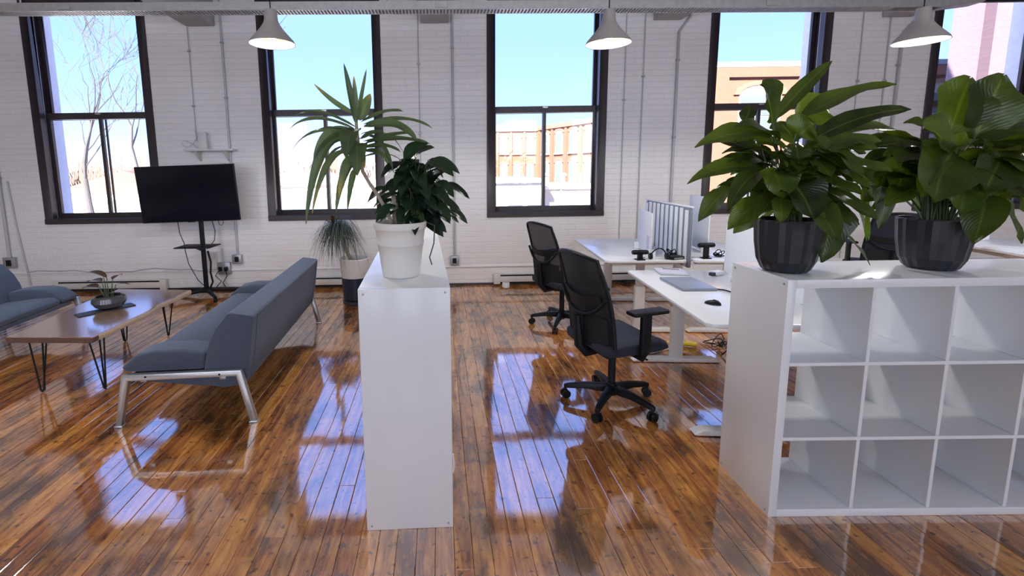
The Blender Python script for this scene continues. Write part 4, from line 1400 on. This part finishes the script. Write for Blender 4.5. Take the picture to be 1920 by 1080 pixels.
LEAF_B = [
    (2.335,2.150,1.735, 2.456,2.200,1.995, 0.201,0.15),
    (2.433,2.130,1.714, 2.551,2.150,1.997, 0.208,0.15),
    (2.233,2.200,1.722, 1.880,2.200,1.767, 0.079,0.15),
    (2.203,2.130,1.682, 1.955,2.130,1.677, 0.072,0.15),
    (2.352,2.230,1.768, 2.218,2.250,1.799, 0.066,0.15),
    (2.239,2.030,1.660, 2.042,1.900,1.449, 0.215,0.20),
    (2.448,2.030,1.648, 2.241,1.900,1.487, 0.198,0.20),
    (2.522,2.150,1.696, 2.761,2.200,1.804, 0.109,0.15),
    (2.368,2.000,1.480, 2.262,1.930,1.264, 0.119,0.15),
    (2.527,2.050,1.519, 2.586,2.010,1.381, 0.139,0.20),
    (2.686,2.200,1.428, 2.852,2.230,1.211, 0.103,0.15),
    (2.217,2.170,1.675, 2.121,2.150,1.468, 0.157,0.20),
    (2.148,2.210,1.576, 2.109,2.200,1.295, 0.070,0.15),
    (2.052,2.150,1.505, 2.038,2.150,1.423, 0.036,0.10),
    (2.049,2.250,1.521, 2.132,2.270,1.231, 0.048,0.15),
    (2.243,2.050,1.669, 2.049,1.990,1.752, 0.148,0.20),
    (2.346,2.050,1.556, 2.235,1.970,1.391, 0.174,0.20),
    (2.390,2.170,1.554, 2.315,2.150,1.391, 0.184,0.20),
    (2.510,2.150,1.589, 2.623,2.110,1.551, 0.146,0.20),
    (2.371,2.250,1.639, 2.316,2.300,1.554, 0.153,0.20),
    (2.499,2.250,1.684, 2.733,2.350,1.801, 0.143,0.20),
    (2.284,2.130,1.610, 2.066,2.100,1.595, 0.108,0.20),
    (2.560,2.150,1.624, 2.765,2.200,1.659, 0.137,0.20),
    (2.406,2.210,1.479, 2.340,2.250,1.421, 0.113,0.20),
    (2.136,2.200,1.595, 1.988,2.230,1.560, 0.065,0.20),
    (2.679,2.200,1.605, 2.838,2.230,1.490, 0.140,0.20),
]
LEAF_D = [
    (-0.375,2.200,1.826, -0.420,2.200,2.098, 0.026,0.10),
    (-0.370,2.180,1.833, -0.373,2.180,2.037, 0.024,0.02),
    (-0.373,2.220,1.837, -0.322,2.230,2.077, 0.020,0.05),
    (-0.355,2.170,1.842, -0.296,2.140,1.953, 0.047,0.08),
    (-0.385,2.200,1.879, -0.572,2.250,2.019, 0.022,-0.25),
    (-0.384,2.220,1.818, -0.666,2.250,1.874, 0.024,0.50),
    (-0.384,2.200,1.807, -0.673,2.180,1.809, 0.026,0.60),
    (-0.380,2.170,1.785, -0.558,2.120,1.662, 0.046,0.45),
    (-0.395,2.240,1.771, -0.706,2.300,1.719, 0.025,0.55),
    (-0.379,2.170,1.738, -0.596,2.080,1.380, 0.047,0.55),
    (-0.359,2.100,1.789, -0.387,2.000,1.666, 0.077,0.20),
    (-0.348,2.100,1.733, -0.345,2.000,1.594, 0.077,0.20),
    (-0.355,2.200,1.835, -0.160,2.220,1.884, 0.030,0.35),
    (-0.349,2.220,1.827, -0.026,2.250,1.808, 0.030,0.35),
    (-0.335,2.160,1.812, -0.092,2.120,1.742, 0.045,0.35),
    (-0.352,2.220,1.750, -0.037,2.250,1.735, 0.034,0.15),
    (-0.347,2.250,1.741, -0.117,2.300,1.791, 0.029,0.20),
    (-0.361,2.140,1.688, -0.557,2.050,1.430, 0.039,0.40),
    (-0.358,2.150,1.670, -0.447,2.100,1.500, 0.039,0.35),
    (-0.360,2.180,1.641, -0.476,2.150,1.424, 0.036,0.30),
    (-0.362,2.220,1.622, -0.441,2.250,1.425, 0.030,0.30),
    (-0.354,2.220,1.701, -0.221,2.260,1.620, 0.034,0.30),
    (-0.360,2.260,1.722, -0.183,2.320,1.702, 0.031,0.30),
    (-0.353,2.140,1.754, -0.238,2.100,1.778, 0.039,0.30),
]
rp_ = random.Random(31)

def faceted_pot(t, prof, n, mt, name='pot'):
    # vertical flutes: every second ring vertex is drawn in a little
    f = lambda j, q: 1.0 if j % 2 == 0 else (.965 if q < FLUTE_ROWS else 1.0)
    o = G().lathe(prof, n, fac=f).obj(name, mt, t)
    return o
FLUTE_ROWS = 5

def lily(label, loc, leaves, pot_r, pot_h, extra, seed):
    t = thing('peace_lily', label, 'plant', loc, 0, 'peace lilies on the right shelf')
    O_ = Vector(loc)
    r_, h = pot_r, pot_h
    faceted_pot(t, [(r_ * .62, 0), (r_ * .72, .012), (r_ * .86, h * .22), (r_ * .95, h * .55), (r_, h * .97), (r_ * .985, h), (r_ * .93, h), (r_ * .90, h * .80), (.001, h * .80)], 36, MT['charcoal'])
    G().lathe([(.001, h * .84), (r_ * .5, h * .85), (r_ * .89, h * .83)], 24).obj('soil', MT['soil'], t, smooth=True)
    rr = random.Random(seed)
    specs = [(Vector(l[0:3]), Vector(l[3:6]), l[6], l[7]) for l in leaves]
    for k in range(extra):
        a = rr.uniform(0, 2 * PI)
        e_ = rr.uniform(.05, .30)
        s = Vector((math.cos(a) * e_ * .5, math.sin(a) * e_ * .35, rr.uniform(h + .08, h + .34)))
        d = Vector((math.cos(a), math.sin(a) * .8, rr.uniform(-.85, .30)))
        specs.append((O_ + s, O_ + s + d.normalized() * rr.uniform(.16, .26), rr.uniform(.07, .12), .2))
    for k, (s, e, w, bow) in enumerate(specs):
        side = (e - s).normalized()
        nh = Vector((rr.uniform(-.25, .25), -.55 + rr.uniform(-.2, .25), .8))
        if w > .12:
            nh = Vector((rr.uniform(-.2, .2), -.9, .45))
        me = leaf_mesh('leaf', s, e, w * 1.22, bow, .28, nh, 10, .8, .07, rr.uniform(-.06, .06), O_, .85)
        lf = link('leaf', me, MT['lily'], t)
        a = rr.uniform(0, 2 * PI)
        b0 = O_ + Vector((math.cos(a) * r_ * .35, math.sin(a) * r_ * .35, h * .82))
        bend = Vector(((s.x - O_.x) * -.25, (s.y - O_.y) * -.25, .06))
        stalk(lf, b0, s + (e - s) * .02, .0038, MT['stem'], O_, bend)
    return t
TOPZ = SH + .0008
lily('lush peace lily in a fluted charcoal pot, left one on the right shelf', (1.617, 2.130, TOPZ), LEAF_A, .136, .243, 62, 4)
lily('lush peace lily in a fluted charcoal pot, right one on the right shelf', (2.310, 2.135, TOPZ), LEAF_B, .138, .236, 62, 8)

# --- corn plant with a dark leafy companion in the cream pot
CP = Vector((-.182, 2.165, TOPZ))
t = thing('corn_plant', 'leaning corn plant and dark leafy companion in a ribbed cream pot', 'plant', CP)
p_ = G().lathe([(.082, 0), (.088, .006), (.100, .10), (.107, .150), (.110, .152), (.1105, .165), (.108, .168), (.116, .222), (.122, .226), (.1245, .252), (.122, .256), (.113, .256), (.110, .235), (.106, .215), (.001, .215)], 40).obj('pot', MT['cream'], t, smooth=True, angle=50)
G().lathe([(.001, .228), (.05, .230), (.105, .222)], 24).obj('soil', MT['soil'], t, smooth=True)
cn = [(-.215, 2.17, 1.345), (-.245, 2.18, 1.43), (-.287, 2.19, 1.502), (-.325, 2.195, 1.56), (-.352, 2.20, 1.61), (-.367, 2.20, 1.71), (-.373, 2.20, 1.79), (-.374, 2.20, 1.86)]
G().tube([Vector(q) - CP for q in cn], [.0095, .009, .0085, .008, .008, .009, .009, .006], 8).obj('cane', MT['cane'], t, smooth=True)
G().tube([Vector(q) - CP for q in ((-.20, 2.20, 1.345), (-.205, 2.22, 1.42), (-.215, 2.23, 1.50))], [.022, .018, .010], 8).obj('old_cane', MT['cane'], t, smooth=True)
rd = random.Random(17)
for l in LEAF_D:
    s, e = Vector(l[0:3]), Vector(l[3:6])
    w = l[6] * 1.1
    facing = -.9 if w > .045 else -.45
    nh = Vector((rd.uniform(-.3, .3), facing, .6))
    if e.z - s.z > .1:
        nh = Vector((rd.uniform(-.4, .4), -1, .1))
    link('leaf', leaf_mesh('leaf', s, e, w, l[7] * .5, .30, nh, 12, .62, .05, rd.uniform(-.08, .08), CP, .75, e.z - s.z < .08), MT['drac'], t)
for k in range(8):      # further strap leaves round the crown
    a = rd.uniform(0, 2 * PI)
    z = rd.uniform(1.62, 1.86)
    s = Vector((-.365, 2.20, z))
    ln = rd.uniform(.16, .30)
    e = s + Vector((math.cos(a) * ln, math.sin(a) * ln * .9, rd.uniform(-.16, .05)))
    link('leaf', leaf_mesh('leaf', s, e, rd.uniform(.024, .034), .22, .3, (0, -.3, 1), 10, .62, .05, 0, CP, .75, True), MT['drac'], t)
# dark companion: dense mound of glossy pointed leaves
BC = Vector((-.125, 2.235, 1.34))
tips = [((.150, 2.26, 1.470), .060), ((.035, 2.20, 1.315), .075), ((.085, 2.25, 1.37), .05), ((-.045, 2.24, 1.735), .080), ((-.015, 2.20, 1.715), .075), ((.060, 2.22, 1.59), .060), ((.02, 2.16, 1.30), .06), ((-.31, 2.26, 1.40), .06), ((.105, 2.22, 1.415), .055)]
rq = random.Random(12)
for k in range(130):
    a = rq.uniform(0, 2 * PI)
    rr_ = rq.uniform(.06, .24) * (1.0 if k % 3 else .6)
    z = rq.uniform(1.38, 1.66) - rr_ * .25
    tips.append(((BC.x + math.cos(a) * rr_ * 1.05 + .02, BC.y + math.sin(a) * rr_ * .85, z), rq.uniform(.045, .075)))
for k, (e, w) in enumerate(tips):
    e = Vector(e)
    out = Vector((e.x - BC.x, e.y - BC.y, 0))
    o_n = out.normalized() if out.length > .01 else Vector((1, 0, 0))
    ln = rq.uniform(.12, .19)
    s = e - o_n * ln * .75 + Vector((0, 0, .07 if e.z < 1.6 else -.07))
    me = leaf_mesh('companion_leaf', s, e, w, .22, .3, (rq.uniform(-.4, .4), -.5, .8), 8, .85, .03, 0, CP, .85)
    lf = link('companion_leaf', me, MT['bush'], t)
    stalk(lf, BC + Vector((rq.uniform(-.04, .06), rq.uniform(-.05, .05), .01)), s, .003, MT['stem'], CP, (0, 0, .03))
G().tube([Vector(q) - CP for q in ((-.055, 2.16, 1.37), (-.02, 2.13, 1.36), (-.025, 2.11, 1.28), (-.045, 2.08, 1.22), (-.035, 2.06, 1.19))], .003, 6).obj('trailing_stem', MT['stem'], t, smooth=True)

# --- floor pot with grassy mop
FP = Vector((-1.042, 5.62, .0010))
t = thing('floor_plant', 'grassy mop-headed plant in a white and navy floor pot by the wall', 'plant', FP)
G().lathe([(.150, 0), (.158, .004), (.160, .035), (.150, .040), (.001, .040)], 36).obj('saucer', MT['slate'], t, smooth=True)
lo = G().lathe([(.001, .042), (.135, .042), (.150, .06), (.166, .330)], 36).obj('navy_base', MT['npot'], t, smooth=True)
up = G().lathe([(.166, .330), (.182, .540), (.186, .556), (.182, .566), (.168, .562), (.164, .54), (.160, .50), (.001, .49)], 36).obj('white_rim', MT['wpot'], t, smooth=True)
G().lathe([(.001, .515), (.10, .517), (.159, .510)], 24).obj('soil', MT['soil'], t, smooth=True)
TR = Vector((-.185, -.02, .93))
G().tube([(-.02, 0, .50), (-.08, -.01, .62), (-.14, -.02, .78), TR], [.028, .022, .018, .016], 8).obj('trunk', MT['cane'], t, smooth=True)
rg = random.Random(2)
g = G()
lu, lv = [], []
for k in range(520):
    a = rg.uniform(0, 2 * PI)
    ln = rg.uniform(.26, .52)
    up_ = rg.uniform(-.1, .55)
    d = Vector((math.cos(a), math.sin(a), 0))
    base = TR + Vector((rg.uniform(-.05, .05), rg.uniform(-.05, .05), rg.uniform(-.05, .06)))
    mid = base + d * ln * .45 + Vector((0, 0, ln * up_))
    tip = base + d * ln * rg.uniform(.45, .85) + Vector((0, 0, -ln * rg.uniform(.25, 1.05)))
    sd_ = Vector((-d.y, d.x, 0))
    w = rg.uniform(.003, .0058)
    vs = []
    for i in range(6):
        q = i / 5
        c = base * (1 - q) ** 2 + mid * 2 * q * (1 - q) + tip * q * q
        ww = w * (1 - q ** 2 * .85)
        vs += [c - sd_ * ww, c + sd_ * ww]
        lu += [q, q]
        lv += [-1, 1]
    g.add(vs, [(2 * i, 2 * i + 1, 2 * i + 3, 2 * i + 2) for i in range(5)])
fo = g.obj('grassy_foliage', MT['grass'], t, fix=False, smooth=True)
for nm, data in (('lu', lu), ('lv', lv)):
    fo.data.attributes.new(nm, 'FLOAT', 'POINT').data.foreach_set('value', data)
tag(fo, kind='stuff')
for k in range(12):
    a = rg.uniform(0, 2 * PI)
    s = TR + Vector((-.05, 0, .05))
    e = s + Vector((math.cos(a) * .10, math.sin(a) * .10, rg.uniform(.02, .13)))
    link('dry_leaf', leaf_mesh('dry_leaf', s, e, .03, .2, .3, (0, -.4, 1), 6), MT['red_leaf'], t)
# ------------------------------------------------------------------ outside the windows
ZG = -4.2
tag(G().box(-120, 120, YW + WT + .06, 160, ZG - .3, ZG).obj('ground', MT['snow']), 'pale wintry ground outside below the windows', 'ground', kind='structure')

def far_window(parent, M_, w, h, arch=False):
    # local: centred on x, sill at z = 0, facing -y
    pts = [(-w / 2, 0), (w / 2, 0), (w / 2, h)]
    if arch:
        pts += [(w / 2 * math.cos(a), h + w * .22 * math.sin(a)) for a in [PI * i / 8 for i in range(1, 8)]]
    pts += [(-w / 2, h)]
    g = G().prism(pts, 'y', -.06, .10)
    g.v = [tuple(M_ @ Vector(v)) for v in g.v]
    f = g.obj('window', MT['winframe'], parent)
    for z0, z1 in ((.06, h * .5 - .03), (h * .5 + .03, h - .04)):
        g = G().box(-w / 2 + .08, w / 2 - .08, -.085, -.055, z0, z1, M_)
        g.obj('pane', MT['winpane'], f)
    g = G().box(-w / 2 - .1, w / 2 + .1, -.16, .05, -.14, 0, M_)
    g.obj('sill', MT['winframe'], f)
    if arch:
        pp = [(w / 2 * 1.0 * math.cos(a), h + w * .22 * math.sin(a)) for a in [PI * i / 8 for i in range(9)]]
        po = [(w / 2 * 1.28 * math.cos(a), h + (w * .22 + .24) * math.sin(a)) for a in [PI * i / 8 for i in range(8, -1, -1)]]
        g = G().prism(pp + po, 'y', -.10, .02)
        g.v = [tuple(M_ @ Vector(v)) for v in g.v]
        g.obj('brick_arch', MT['brick_arch'], f)
    return f

# L-shaped mill across the yard (third window)
t = thing('brick_mill', 'orange brick mill with a receding wing, seen through the third window', 'building', (0, 45, ZG))
zt = 5.45 - ZG
G().box(-4, 9.6, 0, 12, 0, zt).obj('front_block', MT['brick_far'], t)
G().box(-4, 9.75, -.18, 0, zt - .35, zt).obj('cornice', MT['brick_arch'], t)
for zz in (4.6 - 1.55 - ZG, 1.84 - 1.3 - ZG, -2.4 - ZG):
    for k in range(10):
        far_window(t, Matrix.Translation((8.82 - k * 1.27, 0, zz)), .68, 1.45, True)
for k in range(10):
    G().box(9.42 - k * 1.27, 9.60 - k * 1.27, -.10, 0, 0, zt - .4).obj('pilaster', MT['brick_far'], t)
wd = Vector((18.5 - 9.6, 24.0 - 45.0, 0))
wl = wd.length * .53
wa = math.atan2(wd.y, wd.x)
WM = Matrix.Translation((9.6, 0, 0)) @ Matrix.Rotation(wa, 4, 'Z')
WM2 = WM @ Matrix.Rotation(0, 4, 'Z')
g = G().box(0, wl, 0, 9, 0, zt + .05, WM)
wing = g.obj('wing_block', MT['brick_far'], t)
G().box(0, wl, -.2, 0, zt - .3, zt + .06, WM).obj('cornice', MT['brick_arch'], t)
for zz in (4.6 - 1.65 - ZG, 1.84 - 1.5 - ZG, -2.6 - ZG):
    for k in range(6):
        far_window(t, WM @ Matrix.Translation((1.2 + k * 1.95, 0, zz)), 1.0, 1.75, True)
for k in range(6):
    G().box(.1 + k * 1.95, .36 + k * 1.95, -.12, 0, 0, zt - .35, WM).obj('pilaster', MT['brick_far'], t)

# low white workshop in the yard
t = thing('white_workshop', 'low white flat-roofed workshop in the yard below the mill', 'building', (0, 29, ZG))
zt = .75 - ZG
G().box(-2.0, 6.6, 0, 9, 0, zt).obj('wall', MT['whiteclad'], t)
G().box(-2.2, 6.8, -.25, 9.2, zt, zt + .22).obj('roof', MT['roofing'], t)
G().box(6.6, 10.8, 1.5, 8.8, 0, zt - .5).obj('annex_wall', MT['whiteclad'], t)
G().box(6.5, 10.9, 1.3, 9.0, zt - .5, zt - .3).obj('annex_roof', MT['roofing'], t)
for xx in (3.0, 4.7, 6.0):
    far_window(t, Matrix.Translation((xx, 0, -.50 - ZG)), .75, .36)
for xx in (7.4, 8.6, 9.7):
    G().tube([(xx, 3, zt - .3), (xx, 3, zt + .35)], .09, 8).obj('roof_vent', MT['slate_roof'], t)
    G().lathe([(.22, 0), (.18, .12), (.02, .2)], 10, (xx, 3, zt + .35)).obj('vent_cap', MT['slate_roof'], t)
G().tube([(8.0, 1.45, 0), (8.0, 1.45, zt - .5)], .08, 8).obj('drainpipe', MT['slate_roof'], t)

# nearer brick factory (fourth window)
t = thing('brick_factory', 'orange brick factory with an arched window, seen through the fourth window', 'building', (0, 26, ZG))
zt = 7.06 - ZG
G().box(14.6, 40, 0, 6, 0, zt).obj('wall', MT['brick_far'], t)
G().box(14.5, 40, -.12, 0, zt - .22, zt + .05).obj('parapet_cap', MT['slate_roof'], t)
for xx in (14.6, 19.6, 24.6, 29.6):
    G().box(xx, xx + 1.15, -.18, 0, 0, zt - .25).obj('pier', MT['brick_far'], t)
    G().box(xx + 1.15, xx + 5.0, -.18, 0, zt - .75, zt - .25).obj('corbel_band', MT['brick_far'], t)
for zz in (3.1 - ZG, -.6 - ZG):
    for xx in (17.6, 22.6, 27.6):
        far_window(t, Matrix.Translation((xx, 0, zz)), 2.3, 2.3, True)

# close neighbour, its shade painted in plum (fifth window)
t = thing('shaded_building', 'close brick building with pilasters, its shade painted in plum, seen through the fifth window', 'building', (0, 14, ZG))
zt = 11 - ZG
G().prism([(14.9, 0), (34, 0), (34, 9), (25.5, 9)], 'z', 0, zt).obj('wall', MT['brick_shade'], t)
for k in range(7):
    G().box(15.8 + k * 1.55, 16.35 + k * 1.55, -.30, 0, 0, zt - .4).obj('pilaster', MT['brick_shade'], t)
G().box(14.8, 34, -.4, 0, zt - .4, zt).obj('cornice', MT['brick_shade'], t)

# snowy gabled shed below the second window
t = thing('gabled_shed', 'grey-roofed shed with bright snow, seen through the second window', 'building', (-6.4, 17, ZG))
G().box(-2.2, 2.6, 0, 5, 0, 3.9).obj('wall', MT['whiteclad'], t)
G().prism([(-2.6, 3.85), (-.2, 5.05), (3.0, 3.85), (3.0, 3.7), (-2.6, 3.7)], 'y', -.3, 5.3).obj('roof', MT['slate_roof'], t)
t = thing('far_house', 'long low house far behind the shed, seen through the second window', 'building', (-13, 40, ZG))
G().box(-6, 8, 0, 6, 0, 4.7).obj('wall', MT['whiteclad'], t)
G().prism([(-6.5, 4.7), (1, 5.9), (8.5, 4.7)], 'y', -.4, 6.4).obj('roof', MT['slate_roof'], t)
for k in range(5):
    far_window(t, Matrix.Translation((-4.5 + k * 2.6, 0, 3.0)), 1.0, 1.1)
t = thing('far_house', 'pale house with brown roof behind the bare trees, first window', 'building', (-30, 46, ZG))
G().box(-7, 6, 0, 7, 0, 4.2).obj('wall', MT['whiteclad'], t)
G().prism([(-7.5, 4.2), (-.5, 6.2), (6.5, 4.2)], 'y', -.4, 7.4).obj('roof', MT['twig'], t)
for k in range(4):
    far_window(t, Matrix.Translation((-5 + k * 3, 0, 2.2)), 1.1, 1.2)

# bare winter trees
def bare_tree(label, x, y, h, seed, lean=0, fork=.52, group='bare winter trees'):
    t = thing('bare_tree', label, 'tree', (x, y, ZG - .05), 0, group)
    rr = random.Random(seed)
    segs = []
    def grow(p, d, ln, r_, lv):
        pts, rs = [p], [r_]
        q = p
        n = 4 if lv < 3 else 3
        for i in range(n):
            d = (d + Vector((rr.uniform(-.22, .22), rr.uniform(-.22, .22), rr.uniform(-.05, .14)))).normalized()
            q = q + d * ln / n
            pts.append(q)
            rs.append(r_ * (1 - .5 * (i + 1) / n))
        segs.append((pts, rs, lv))
        if lv >= 5:
            return
        for k in range(rr.choice((2, 3, 3)) if lv else 3):
            a = rr.uniform(0, 2 * PI)
            sp_ = rr.uniform(.35, .85)
            nd_ = (d + Vector((math.cos(a), math.sin(a), rr.uniform(-.1, .35))) * sp_).normalized()
            at_ = pts[-1] if k < 2 else pts[-2]
            grow(at_, nd_, ln * rr.uniform(.58, .80), rs[-1] * .85, lv + 1)
    grow(Vector((0, 0, 0)), Vector((lean, 0, 1)).normalized(), h * fork, h * .022, 0)
    tk, br = G(), G()
    for pts, rs, lv in segs:
        if lv == 0:
            tk.tube(pts, rs, 10)
        else:
            br.tube(pts, [max(v, .012) for v in rs], 5 if lv < 3 else 3)
    tk.obj('trunk', MT['barkgrey'], t, smooth=True, fix=False)
    tag(br.obj('branches', MT['barkgrey'], t, smooth=True, fix=False), kind='stuff')
bare_tree('bare tree with a wide crown, left in the first window', -18.4, 25, 10.6, 3, .02, .56)
bare_tree('bare tree with a thick straight trunk, right in the first window', -13.7, 22, 10.0, 8, .05, .62)
bare_tree('slender leaning bare tree at the left of the first window', -24.5, 28, 10.5, 5, -.22, .45)
rh = random.Random(6)
g = G()
for k in range(1500):
    x = rh.uniform(-95, -8)
    y = rh.uniform(66, 92)
    h = rh.uniform(3.5, 8.5) + (2 if rh.random() < .1 else 0)
    g.tube([(x, y, ZG), (x + rh.uniform(-.7, .7), y, ZG + h * .6), (x + rh.uniform(-1.4, 1.4), y, ZG + h)], [.32, .20, .03], 3)
tag(g.obj('distant_thicket', MT['twig'], fix=False), 'brown leafless thicket along the horizon outside the left windows', 'thicket', kind='stuff')
g = G()
for k in range(700):
    x = rh.uniform(-34, -10)
    y = rh.uniform(29, 38.5)
    h = rh.uniform(.6, 2.4)
    g.tube([(x, y, ZG), (x + rh.uniform(-.5, .5), y, ZG + h * .6), (x + rh.uniform(-.9, .9), y, ZG + h)], [.07, .05, .01], 3)
tag(g.obj('winter_brush', MT['twig'], fix=False), 'dry reddish winter brush on the ground outside the first window', 'brush', kind='stuff')
